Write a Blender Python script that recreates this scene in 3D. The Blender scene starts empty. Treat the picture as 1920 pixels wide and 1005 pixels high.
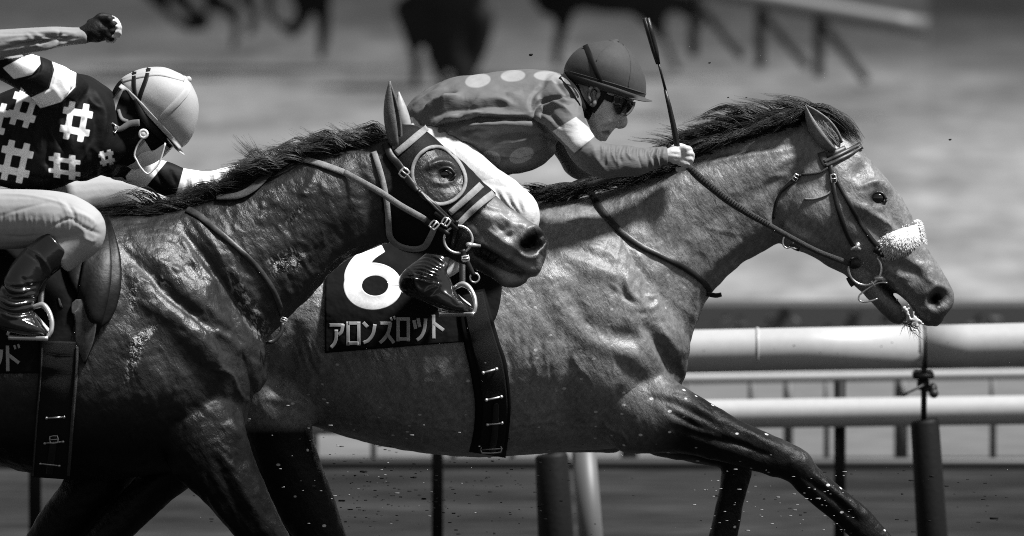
import bpy, bmesh, math, random
import numpy as np
from mathutils import Vector, Matrix
from mathutils.bvhtree import BVHTree
random.seed(7); rng = np.random.default_rng(7)
SC = bpy.context.scene; COL = SC.collection
# ------------------------------------------------------------------ camera, sky, sun, exposure
D, H, F = 30.0, 3.31, 21020.0            # metres to the race line, lens height, focal length in photo pixels
PITCH = math.radians(3.87)
cd = bpy.data.cameras.new('camera'); cam = bpy.data.objects.new('camera', cd); COL.objects.link(cam)
cam.location = (0, -D, H); cam.rotation_euler = (math.pi/2-PITCH, 0, 0)
cd.sensor_width = 36; cd.lens = F*36/1920; cd.clip_start = .5; cd.clip_end = 2000
cd.dof.use_dof = True; cd.dof.focus_distance = D-.45; cd.dof.aperture_fstop = 4.8
SC.camera = cam
SUN_EL, SUN_AZ = math.radians(60), math.radians(112)      # azimuth clockwise from +Y (away from the camera)
w = bpy.data.worlds.new('World'); SC.world = w; w.use_nodes = True
nt = w.node_tree; nt.nodes.clear()
sky = nt.nodes.new('ShaderNodeTexSky'); sky.sky_type = 'NISHITA'; sky.sun_disc = False
sky.sun_elevation = SUN_EL; sky.sun_rotation = SUN_AZ
bw = nt.nodes.new('ShaderNodeRGBToBW'); bg = nt.nodes.new('ShaderNodeBackground'); wo = nt.nodes.new('ShaderNodeOutputWorld')
bg.inputs[1].default_value = .05
nt.links.new(sky.outputs[0], bw.inputs[0]); nt.links.new(bw.outputs[0], bg.inputs[0]); nt.links.new(bg.outputs[0], wo.inputs[0])
sd = bpy.data.lights.new('sun', 'SUN'); sd.energy = 4.7; sd.angle = math.radians(8); sd.color = (1, 1, 1)
sun = bpy.data.objects.new('sun', sd); COL.objects.link(sun)
sdir = Vector((math.sin(SUN_AZ)*math.cos(SUN_EL), math.cos(SUN_AZ)*math.cos(SUN_EL), math.sin(SUN_EL)))
sun.rotation_euler = sdir.to_track_quat('Z', 'Y').to_euler(); sun.location = (5, 5, 20)
SC.view_settings.view_transform = 'Standard'; SC.view_settings.look = 'None'
SC.view_settings.exposure = .78; SC.view_settings.gamma = 1
SC.cycles.use_denoising = False; SC.cycles.filter_width = 1.0      # keep the grain and the edge of a fast film
# ------------------------------------------------------------------ helpers
CP, SP = math.cos(PITCH), math.sin(PITCH)
def W(px, py, y):
    u = (px-960)/F; v = (502.5-py)/F
    d = Vector((u, CP+SP*v, -SP+CP*v)); t = (y+D)/d.y
    return Vector((0, -D, H))+d*t
def ray(px, py):
    u = (px-960)/F; v = (502.5-py)/F
    return Vector((u, CP+SP*v, -SP+CP*v)).normalized()
def PX(V):
    V = np.asarray(V); q = V-np.array([0, -D, H])
    f = q[:, 1]*CP-q[:, 2]*SP; up = q[:, 1]*SP+q[:, 2]*CP
    return np.stack([960+F*q[:, 0]/f, 502.5-F*up/f], 1)
def mpp(y): return (y+D)/F                       # metres per photo pixel on plane y
def catmull(P, n):
    P = np.asarray(P, float)
    if len(P) < 3:
        t = np.linspace(0, 1, n*(len(P)-1)+1)[:, None]; return P[0]*(1-t)+P[-1]*t
    Q = np.vstack([2*P[0]-P[1], P, 2*P[-1]-P[-2]]); out = []
    for i in range(1, len(Q)-2):
        a, b, c, d = Q[i-1], Q[i], Q[i+1], Q[i+2]
        for k in range(n):
            t = k/n
            out.append(.5*((2*b)+(c-a)*t+(2*a-5*b+4*c-d)*t*t+(3*b-a-3*c+d)*t**3))
    out.append(P[-1]); return np.array(out)
class G:
    def __init__(s): s.v = []; s.f = []; s.m = []
    def add(s, V, Fc, mi=0):
        o = len(s.v); s.v += [tuple(x) for x in V]; s.f += [tuple(i+o for i in f) for f in Fc]; s.m += [mi]*len(Fc); return s
    def rings(s, R, closed=True, caps=True, mi=0):
        n = len(R[0]); V = [p for r in R for p in r]; Fc = []
        for i in range(len(R)-1):
            for j in range(n if closed else n-1):
                k = (j+1) % n
                Fc.append((i*n+j, i*n+k, (i+1)*n+k, (i+1)*n+j))
        if caps:
            Fc.append(tuple(range(n-1, -1, -1))); Fc.append(tuple(range((len(R)-1)*n, len(R)*n)))
        return s.add(V, Fc, mi)
    def loft(s, secs, y0=0, sub=6, n=40, round_end=(.5, .5), mi=0):
        """sections (tx,ty,bx,by,halfwidth_m,dy=0,bias=0,e=2): top and bottom of the outline in the photo, depth in metres"""
        A = [list(x)+[0, 0, 2][len(x)-5:] for x in secs]
        A = catmull(A, sub); R = []
        th = np.linspace(0, 2*np.pi, n, endpoint=False)
        for tx, ty, bx, by, hw, dy, bias, e in A:
            T = np.array(W(tx, ty, y0+dy)); B = np.array(W(bx, by, y0+dy))
            c = (T+B)/2; a = (T-B)/2
            cs, sn = np.cos(th), np.sin(th)
            cs = np.sign(cs)*abs(cs)**(2/e); sn = np.sign(sn)*abs(sn)**(2/e)
            pos = cs-bias*(1-cs**2)
            R.append(c+pos[:, None]*a+np.outer(sn*max(hw, .002), [0, 1, 0]))
        def cap(r0, r1, k):
            c0, c1 = r0.mean(0), r1.mean(0); d = c0-c1; d /= (np.linalg.norm(d)+1e-9)
            rad = np.linalg.norm(r0-c0, axis=1).min()*k; out = []
            for q in (.35, .65, .87, .97):
                out.append(c0+(r0-c0)*math.sqrt(1-q*q)+d*rad*q)
            return out
        if round_end[0]: R = cap(R[0], R[1], round_end[0])[::-1]+R
        if round_end[1]: R = R+cap(R[-1], R[-2], round_end[1])
        return s.rings(R, mi=mi)
    def limb(s, pts, y0=0, sub=6, n=24, round_end=(.8, .8), mi=0):
        """centreline points (px,py,r_px,dy=0,depth_radius_m=None)"""
        P = []
        for p in pts:
            p = list(p)+[0, None][len(p)-3:]
            if p[4] is None: p[4] = p[2]*mpp(y0)
            P.append(p)
        P = catmull(P, sub); T = np.gradient(P[:, :2], axis=0)
        T /= (np.linalg.norm(T, axis=1)[:, None]+1e-9)
        secs = []
        for p, t in zip(P, T):
            nx, ny = t[1], -t[0]
            secs.append((p[0]+nx*p[2], p[1]+ny*p[2], p[0]-nx*p[2], p[1]-ny*p[2], p[4], p[3], 0, 2))
        return s.loft(secs, y0, 1, n, round_end, mi)
    def tube(s, pts, r, n=8, closed=False, mi=0, caps=True):
        """round tube through 3-D points; r a number or one per point"""
        P = np.array([list(p) for p in pts], float); m = len(P)
        rr = np.full(m, r) if np.isscalar(r) else np.asarray(r, float)
        T = np.roll(P, -1, 0)-np.roll(P, 1, 0) if closed else np.gradient(P, axis=0)
        T /= (np.linalg.norm(T, axis=1)[:, None]+1e-12)
        N = np.array([0, 0, 1.]) if abs(T[0][2]) < .9 else np.array([1., 0, 0]); R = []
        for i in range(m):
            N = N-T[i]*N.dot(T[i]); N /= np.linalg.norm(N); Bn = np.cross(T[i], N)
            R.append([P[i]+rr[i]*(math.cos(a)*N+math.sin(a)*Bn) for a in np.linspace(0, 2*np.pi, n, endpoint=False)])
        if closed: R.append(R[0])
        return s.rings(R, caps=caps and not closed, mi=mi)
    def box(s, c, d, rot=None, mi=0, bev=0.0):
        bm = bmesh.new(); bmesh.ops.create_cube(bm, size=1)
        bmesh.ops.scale(bm, vec=d, verts=bm.verts)
        if bev: bmesh.ops.bevel(bm, geom=bm.edges[:], offset=bev, segments=2, affect='EDGES')
        if rot is not None: bmesh.ops.rotate(bm, matrix=rot, verts=bm.verts)
        bm.verts.index_update()
        s.add([v.co+Vector(c) for v in bm.verts], [[v.index for v in f.verts] for f in bm.faces], mi); bm.free(); return s
    def ball(s, c, r, n=16, mi=0):
        r = (r, r, r) if np.isscalar(r) else r
        R = []
        for i in range(1, n):
            a = math.pi*i/n
            R.append([(c[0]+r[0]*math.sin(a)*math.cos(b), c[1]+r[1]*math.sin(a)*math.sin(b), c[2]+r[2]*math.cos(a)) for b in np.linspace(0, 2*np.pi, 2*n, endpoint=False)])
        return s.rings(R, mi=mi)
    def obj(s, name, mat, parent=None, smooth=True):
        me = bpy.data.meshes.new(name); me.from_pydata(s.v, [], s.f); me.update()
        for m in (mat if isinstance(mat, (list, tuple)) else [mat]): me.materials.append(m)
        me.polygons.foreach_set('material_index', s.m)
        me.polygons.foreach_set('use_smooth', [smooth]*len(s.f))
        o = bpy.data.objects.new(name, me); COL.objects.link(o); o.parent = parent
        bm = bmesh.new(); bm.from_mesh(me); bmesh.ops.recalc_face_normals(bm, faces=bm.faces); bm.to_mesh(me); bm.free()
        return o
    def bvh(s): return BVHTree.FromPolygons([Vector(v) for v in s.v], s.f)
def tag(o, label=None, cat=None, group=None, kind=None):
    for k, v in (('label', label), ('category', cat), ('group', group), ('kind', kind)):
        if v: o[k] = v
    return o
def thing(name, label, cat, loc, group=None):
    o = bpy.data.objects.new(name, None); COL.objects.link(o); o.empty_display_size = .1
    return tag(o, label, cat, group)
def segdist(P, poly, closed=False):
    P = np.asarray(P); L = np.asarray(poly, float); best = np.full(len(P), 1e9); par = np.zeros(len(P))
    segs = list(zip(L[:-1], L[1:]))+([(L[-1], L[0])] if closed else [])
    if len(L) == 1: return np.linalg.norm(P-L[0], axis=1), par
    for i, (a, b) in enumerate(segs):
        d = b-a; t = np.clip(((P-a)@d)/(d@d+1e-9), 0, 1)
        q = np.linalg.norm(P-(a+t[:, None]*d), axis=1); m = q < best
        best[m] = q[m]; par[m] = (i+t[m])/max(1, len(segs))
    return best, par
def sdf_poly(P, poly):
    d, _ = segdist(P, poly, True); L = np.asarray(poly, float); ins = np.zeros(len(P), bool)
    for a, b in zip(L, np.roll(L, -1, 0)):
        c = (a[1] > P[:, 1]) != (b[1] > P[:, 1])
        with np.errstate(divide='ignore', invalid='ignore'):
            xx = a[0]+(P[:, 1]-a[1])*(b[0]-a[0])/(b[1]-a[1])
        ins ^= c & (P[:, 0] < xx)
    return np.where(ins, -d, d)
class Sculpt:
    """union of lofts as one skin, smoothed and then modelled with strokes"""
    def __init__(s, g, voxel, smooth=8):
        me = bpy.data.meshes.new('raw'); me.from_pydata(g.v, [], g.f); me.update()
        bm = bmesh.new(); bm.from_mesh(me); bmesh.ops.recalc_face_normals(bm, faces=bm.faces); bm.to_mesh(me); bm.free()
        o = bpy.data.objects.new('raw', me); COL.objects.link(o)
        md = o.modifiers.new('r', 'REMESH'); md.mode = 'VOXEL'; md.voxel_size = voxel; md.adaptivity = 0
        dg = bpy.context.evaluated_depsgraph_get(); m2 = bpy.data.meshes.new_from_object(o.evaluated_get(dg))
        bpy.data.objects.remove(o); bpy.data.meshes.remove(me)
        s.me = m2; n = len(m2.vertices); V = np.empty(n*3); m2.vertices.foreach_get('co', V); s.V = V.reshape(-1, 3)
        E = np.empty(len(m2.edges)*2, int); m2.edges.foreach_get('vertices', E); s.E = E.reshape(-1, 2)
        s.deg = np.bincount(s.E.ravel(), minlength=n)[:, None]
        s.smooth(smooth); s.attr = {}
    def smooth(s, it, mask=None):
        for k in range(it):
            A = np.zeros_like(s.V)
            for c in range(3):
                A[:, c] = np.bincount(s.E[:, 0], s.V[s.E[:, 1], c], len(s.V))+np.bincount(s.E[:, 1], s.V[s.E[:, 0], c], len(s.V))
            Dl = A/np.maximum(s.deg, 1)-s.V; f = .55 if k % 2 == 0 else -.40   # Taubin: keeps the volume
            s.V = s.V+Dl*(f if mask is None else f*mask[:, None])
    def normals(s):
        s.me.vertices.foreach_set('co', s.V.ravel()); s.me.update()
        n = np.empty(len(s.V)*3); s.me.vertex_normals.foreach_get('vector', n); return n.reshape(-1, 3)
    def strokes(s, L, near=None):
        """(points, width_px, amp_mm[, taper]) pushed along the normal on the camera side"""
        P = PX(s.V); N = s.normals(); dsp = np.zeros(len(s.V))
        wgt = np.clip(.25-N[:, 1]*1.6, 0, 1)
        for st in L:
            pts, wd, amp = st[:3]
            pts = np.asarray(pts, float)
            if len(pts) > 2: pts = catmull(pts, 4)
            lo = pts.min(0)-wd*3; hi = pts.max(0)+wd*3
            I = np.where((P[:, 0] > lo[0]) & (P[:, 0] < hi[0]) & (P[:, 1] > lo[1]) & (P[:, 1] < hi[1]))[0]
            if not len(I): continue
            d, t = segdist(P[I], pts)
            a = amp*.001*np.exp(-(d/wd)**2)
            if len(pts) > 1 and not (len(st) > 3 and st[3] == 0): a = a*(.25+.75*np.sin(np.pi*np.clip(t, .0, 1))**.6)
            if near is not None: a = a*(s.V[I, 1] < near)
            dsp[I] += a
        s.V = s.V+N*(dsp*wgt)[:, None]
    def noise(s, amp, scale, seed=0):
        """a few smooth random bumps made of sines: uneven flesh or cloth"""
        r = np.random.default_rng(seed); N = s.normals(); d = np.zeros(len(s.V))
        for k in range(14):
            q = r.normal(size=3); q /= np.linalg.norm(q)
            d += np.sin(s.V@q*2*np.pi/(scale*r.uniform(.6, 1.6))+r.uniform(0, 6.3))
        s.V = s.V+N*(d*amp*.001/3.7)[:, None]
    def obj(s, name, mats, parent=None):
        s.me.vertices.foreach_set('co', s.V.ravel()); s.me.update()
        for k, v in s.attr.items():
            a = s.me.attributes.new(k, 'FLOAT', 'POINT'); a.data.foreach_set('value', np.asarray(v, np.float32))
        s.me.materials.clear()
        for m in (mats if isinstance(mats, (list, tuple)) else [mats]): s.me.materials.append(m)
        s.me.polygons.foreach_set('use_smooth', [True]*len(s.me.polygons))
        s.me.name = name; o = bpy.data.objects.new(name, s.me); COL.objects.link(o); o.parent = parent
        return o
    def bvh(s):
        return BVHTree.FromPolygons([Vector(v) for v in s.V], [tuple(p.vertices) for p in s.me.polygons])
def cast(bvhs, px, py, ymin=-3, ymax=3):
    o = Vector((0, -D, H)); d = ray(px, py); best = None
    for b in bvhs:
        h = b.ray_cast(o, d)
        if h[0] is not None and ymin < h[0].y < ymax and (best is None or h[0].y < best): best = h[0].y
    return best
def fill(Y, dflt):
    Y = list(Y); ok = [i for i, y in enumerate(Y) if y is not None]
    if not ok: return np.full(len(Y), dflt)
    return np.interp(range(len(Y)), ok, [Y[i] for i in ok])
def blur1(Y, k):
    if k < 1: return Y
    pad = np.pad(Y, k, mode='edge'); ker = np.hanning(2*k+3)[1:-1]; return np.convolve(pad, ker/ker.sum(), 'valid')
def strap(g, pts, wd, bvhs, lift=.003, thick=.004, sm=2, dflt=0, mi=0, step=5, wrap=(0, 0), yover=None):
    """leather or webbing laid over what is behind it: pts (px,py) or (px,py,width)"""
    P = np.array([list(p)+([wd] if len(p) < 3 else []) for p in pts], float)
    L = max(2, int(np.hypot(*np.diff(P[:, :2], axis=0).T).max()/step)+1); P = catmull(P, L)
    T = np.gradient(P[:, :2], axis=0); T /= (np.linalg.norm(T, axis=1)[:, None]+1e-9); N = np.stack([T[:, 1], -T[:, 0]], 1)
    ys = []
    for q in (-.42, 0, .42):
        e = P[:, :2]+N*P[:, 2:3]*q
        ys.append(blur1(fill([cast(bvhs, x, y) for x, y in e], dflt), sm))
    ya, ym, yb = ys; R = []
    if yover is not None: ya = ym = yb = np.interp(np.linspace(0, 1, len(P)), np.linspace(0, 1, len(yover)), yover)
    ym = np.minimum(ym, (ya+yb)/2+.002)
    for i in range(len(P)):
        a = P[i, :2]-N[i]*P[i, 2]/2; b = P[i, :2]+N[i]*P[i, 2]/2; c = P[i, :2]; k = .86
        a2 = c+(a-c)*k; b2 = c+(b-c)*k
        t = thick; l = lift
        R.append([W(a[0], a[1], ya[i]+.001), W(a[0], a[1], ya[i]-l-t*.5), W(a2[0], a2[1], ya[i]-l-t), W(c[0], c[1], ym[i]-l-t*1.04),
                  W(b2[0], b2[1], yb[i]-l-t), W(b[0], b[1], yb[i]-l-t*.5), W(b[0], b[1], yb[i]+.001), W(c[0], c[1], ym[i]+.001)])
    if wrap[0]: R = [[p+Vector((0, wrap[0], 0)) for p in R[0]]]+R
    if wrap[1]: R = R+[[p+Vector((0, wrap[1], 0)) for p in R[-1]]]
    g.rings(R, mi=mi); return g
def sheet(g, rows, ncol, bvhs, lift=.004, thick=.004, sub=6, sm=1, dflt=0, mi=0, puff=0):
    """cloth laid over what is behind it: rows (lx,ly,rx,ry), each from left edge to right edge"""
    A = catmull(rows, sub); nr = len(A); Yg = np.zeros((nr, ncol)); Pg = np.zeros((nr, ncol, 2))
    for i, (lx, ly, rx, ry) in enumerate(A):
        t = np.linspace(0, 1, ncol); X = lx+(rx-lx)*t; Y = ly+(ry-ly)*t; Pg[i, :, 0] = X; Pg[i, :, 1] = Y
        Yg[i] = blur1(fill([cast(bvhs, x, y) for x, y in zip(X, Y)], np.nan), sm)
    for j in range(ncol):
        c = Yg[:, j]; ok = ~np.isnan(c)
        Yg[:, j] = blur1(np.interp(range(nr), np.where(ok)[0], c[ok]) if ok.any() else np.full(nr, dflt), sm)
    top = []; bot = []
    for i in range(nr):
        for j in range(ncol):
            p = 0
            if puff: p = puff*(math.sin(math.pi*min(1, max(0, j/(ncol-1))))*math.sin(math.pi*i/(nr-1)))**.5
            top.append(W(*Pg[i, j], Yg[i, j]-lift-thick-p)); bot.append(W(*Pg[i, j], Yg[i, j]+.002))
    n = nr*ncol; Fc = []
    for i in range(nr-1):
        for j in range(ncol-1):
            q = (i*ncol+j, i*ncol+j+1, (i+1)*ncol+j+1, (i+1)*ncol+j); Fc.append(q); Fc.append(tuple(x+n for x in q[::-1]))
    ring = [j for j in range(ncol)]+[i*ncol+ncol-1 for i in range(1, nr)]+[(nr-1)*ncol+j for j in range(ncol-2, -1, -1)]+[i*ncol for i in range(nr-2, 0, -1)]
    for a, b in zip(ring, ring[1:]+ring[:1]): Fc.append((b, a, a+n, b+n))
    return g.add(top+bot, Fc, mi)
def hair(g, root, pts_px, y, dy, r, n=3, seg=6, mi=0):
    """one lock: px path, depth from y to y+dy, root radius r m"""
    P = catmull(pts_px, max(2, seg//(len(pts_px)-1))); m = len(P)
    V = [W(P[i, 0], P[i, 1], y+dy*(i/(m-1))) for i in range(m)]
    g.tube(V, [max(r*(1-(i/(m-1))**1.6), .0002) for i in range(m)], n)
def lockhair(g, path, y0, y1, r, rd, n=9, spread=7, conv=.35, frizz=1.5):
    """a lock: many hairs round one guide line, gathered at the tip"""
    P = catmull(path, max(3, 12//(len(path)-1))); m = len(P)
    for k in range(n):
        a = np.array([rd.gauss(0, spread*.5), rd.gauss(0, spread*.5)]); dyk = rd.gauss(0, .006); ph = rd.uniform(0, 6.3); fr = rd.uniform(.4, 1)*frizz; ln = rd.uniform(.72, 1.0); M_ = max(4, int(m*ln)); V = []
        for i in range(M_):
            t = i/(m-1); q = P[i]+a*(1-(1-conv)*t)+np.array([math.sin(ph+t*7)*fr*t, math.cos(ph*1.7+t*6)*fr*t])
            V.append(W(q[0], q[1], y0+(y1-y0)*t+dyk))
        g.tube(V, [max(r*rd.uniform(.8, 1.2)*(1-(i/(M_-1))**1.8), .0002) for i in range(M_)], 3)
# ------------------------------------------------------------------ materials (a black and white world: every colour is a grey)
def mat(name, v=.2, rough=.6, spec=.5, metal=0, coat=0, noise=None, bump=None, attr=None, trans=0, alpha=1, sheen=0, voro=None):
    m = bpy.data.materials.new(name); m.use_nodes = True; t = m.node_tree; n = t.nodes; L = t.links
    b = n['Principled BSDF']; b.inputs['Roughness'].default_value = rough; b.inputs['Metallic'].default_value = metal
    b.inputs['Specular IOR Level'].default_value = spec; b.inputs['Coat Weight'].default_value = coat; b.inputs['Coat Roughness'].default_value = .15
    b.inputs['Transmission Weight'].default_value = trans; b.inputs['Alpha'].default_value = alpha; b.inputs['Sheen Weight'].default_value = sheen
    b.inputs['Base Color'].default_value = (v, v, v, 1)
    tc = n.new('ShaderNodeTexCoord')
    def tex(scale, detail=4, stretch=(1, 1, 1), rot=(0, 0, 0), rgh=.55):
        mp = n.new('ShaderNodeMapping'); mp.inputs['Scale'].default_value = stretch; mp.inputs['Rotation'].default_value = rot
        x = n.new('ShaderNodeTexNoise'); x.inputs['Scale'].default_value = scale; x.inputs['Detail'].default_value = detail; x.inputs['Roughness'].default_value = rgh
        L.new(tc.outputs['Object'], mp.inputs[0]); L.new(mp.outputs[0], x.inputs['Vector']); return x.outputs['Fac']
    def math_(op, a, c, cl=False):
        x = n.new('ShaderNodeMath'); x.operation = op; x.use_clamp = cl
        for i, q in enumerate((a, c)):
            if isinstance(q, (int, float)): x.inputs[i].default_value = q
            else: L.new(q, x.inputs[i])
        return x.outputs[0]
    def ramp(f, lo, hi, a=0., c=1.):
        x = n.new('ShaderNodeMapRange'); L.new(f, x.inputs[0])
        for i, q in enumerate((lo, hi, a, c)): x.inputs[i+1].default_value = q
        return x.outputs[0]
    m['_'] = 0
    val = None
    if attr:                                     # attr: list of (attribute, value): signed distance in px, negative = inside
        val = v
        for an, av in attr:
            a = n.new('ShaderNodeAttribute'); a.attribute_name = an
            k = ramp(a.outputs['Fac'], .8, -.8)
            mx = n.new('ShaderNodeMix'); mx.data_type = 'FLOAT'; L.new(k, mx.inputs[0])
            if isinstance(val, (int, float)): mx.inputs[2].default_value = val
            else: L.new(val, mx.inputs[2])
            mx.inputs[3].default_value = av; val = mx.outputs[0]
    if noise:
        for sc, am in noise if isinstance(noise, list) else [noise]:
            f = ramp(tex(sc), .25, .75, 1-am, 1+am)
            val = math_('MULTIPLY', v if val is None else val, f)
    if val is not None: 
        cc = n.new('ShaderNodeCombineColor'); [L.new(val, cc.inputs[i]) for i in range(3)]; L.new(cc.outputs[0], b.inputs['Base Color'])
    if bump:
        prev = None
        for q in bump if isinstance(bump, list) else [bump]:
            sc, st, dist = q[:3]; stretch = q[3] if len(q) > 3 else (1, 1, 1); rot = q[4] if len(q) > 4 else (0, 0, 0)
            bp = n.new('ShaderNodeBump'); bp.inputs['Strength'].default_value = st; bp.inputs['Distance'].default_value = dist
            L.new(tex(sc, 3, stretch, rot), bp.inputs['Height'])
            if prev is not None: L.new(prev, bp.inputs['Normal'])
            prev = bp.outputs[0]
        L.new(prev, b.inputs['Normal'])
    del m['_']
    m['nodes'] = 1; return m
def coat_mat(name, base, points, rough=.42, spec=.5, specks=0, bk=1.):
    """horse coat: base grey, darker points and painted recess shade by vertex attribute, fine hair, veins of uneven sheen, mud specks, wet foam where 'wet' is set"""
    m = mat(name, base, rough, spec); t = m.node_tree; n = t.nodes; L = t.links; b = n['Principled BSDF']; tc = n['Texture Coordinate']
    def noise(sc, det=4, stretch=(1, 1, 1), rot=(0, 0, 0)):
        mp = n.new('ShaderNodeMapping'); mp.vector_type = 'TEXTURE'; mp.inputs['Scale'].default_value = [1/q for q in stretch]; mp.inputs['Rotation'].default_value = rot
        x = n.new('ShaderNodeTexNoise'); x.inputs['Scale'].default_value = sc; x.inputs['Detail'].default_value = det; x.inputs['Distortion'].default_value = .6
        L.new(tc.outputs['Object'], mp.inputs[0]); L.new(mp.outputs[0], x.inputs['Vector']); return x.outputs['Fac']
    def rr(f, lo, hi, a, c):
        x = n.new('ShaderNodeMapRange'); L.new(f, x.inputs[0])
        for i, q in enumerate((lo, hi, a, c)): x.inputs[i+1].default_value = q
        return x.outputs[0]
    def mix(k, a, c):
        x = n.new('ShaderNodeMix'); x.data_type = 'FLOAT'; L.new(k, x.inputs[0])
        for i, q in ((2, a), (3, c)):
            if isinstance(q, (int, float)): x.inputs[i].default_value = q
            else: L.new(q, x.inputs[i])
        return x.outputs[0]
    def mul(a, c, op='MULTIPLY'):
        x = n.new('ShaderNodeMath'); x.operation = op
        for i, q in enumerate((a, c)):
            if isinstance(q, (int, float)): x.inputs[i].default_value = q
            else: L.new(q, x.inputs[i])
        return x.outputs[0]
    def att(k):
        a = n.new('ShaderNodeAttribute'); a.attribute_name = k; return a.outputs['Fac']
    v = mix(att('points'), base, points)
    v = mul(v, rr(noise(8, 6), .3, .7, .82, 1.18)); v = mul(v, rr(noise(60, 4, (2.0, 1, 1), (0, .6, 0)), .3, .7, .75, 1.25))
    v = mul(v, rr(noise(200, 3, (6, 1, 1), (0, -.5, 0)), .3, .7, .72, 1.28)); v = mul(v, rr(noise(22, 6, (3, 1, 1), (0, -.45, 0)), .3, .7, .84, 1.16))
    wet = att('wet'); pale = att('pale')
    foam = mul(wet, rr(noise(55, 7, (2.4, 1, 1), (0, -.5, 0)), .50, .62, 0, .8))  # pale flecks: foam, and sweat glints put into the colour
    v = mix(pale, v, .42); v = mix(foam, v, .5)
    if specks:
        vo = n.new('ShaderNodeTexVoronoi'); vo.inputs['Scale'].default_value = specks
        mp = n.new('ShaderNodeMapping'); mp.inputs['Scale'].default_value = (1, 1, 1.5)
        L.new(tc.outputs['Object'], mp.inputs[0]); L.new(mp.outputs[0], vo.inputs['Vector'])
        sp = rr(vo.outputs['Distance'], .11, .17, 1, 0)
        rnd = n.new('ShaderNodeSeparateColor'); L.new(vo.outputs['Color'], rnd.inputs[0])
        sp = mul(sp, rr(rnd.outputs[0], .58, .62, 0, 1)); sp = mul(sp, att('mud'))
        v = mix(sp, v, .55)
    cc = n.new('ShaderNodeCombineColor'); [L.new(v, cc.inputs[i]) for i in range(3)]; L.new(cc.outputs[0], b.inputs['Base Color'])
    rg = rr(noise(14), .3, .7, rough-.07, rough+.1); rg = mix(wet, rg, .2); L.new(rg, b.inputs['Roughness'])
    L.new(mix(att('points'), spec, spec*.22), b.inputs['Specular IOR Level'])
    prev = None
    for f, st, dist in ((noise(200, 3, (6, 1, 1), (0, -.5, 0)), .5, .0016), (noise(26, 6, (2.2, 1, 1), (0, -.5, 0)), .5, .008), (noise(90, 6, (1.5, 1, 1), (0, -.5, 0)), .5, .0035)):
        bp = n.new('ShaderNodeBump'); bp.inputs['Strength'].default_value = st*bk; bp.inputs['Distance'].default_value = dist; L.new(f, bp.inputs['Height'])
        if prev is not None: L.new(prev, bp.inputs['Normal'])
        prev = bp.outputs[0]
    bp = n.new('ShaderNodeBump'); bp.inputs['Distance'].default_value = .006; L.new(mul(wet, .9), bp.inputs['Strength']); L.new(noise(150, 5), bp.inputs['Height']); L.new(prev, bp.inputs['Normal'])
    L.new(bp.outputs[0], b.inputs['Normal'])
    return m
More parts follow.
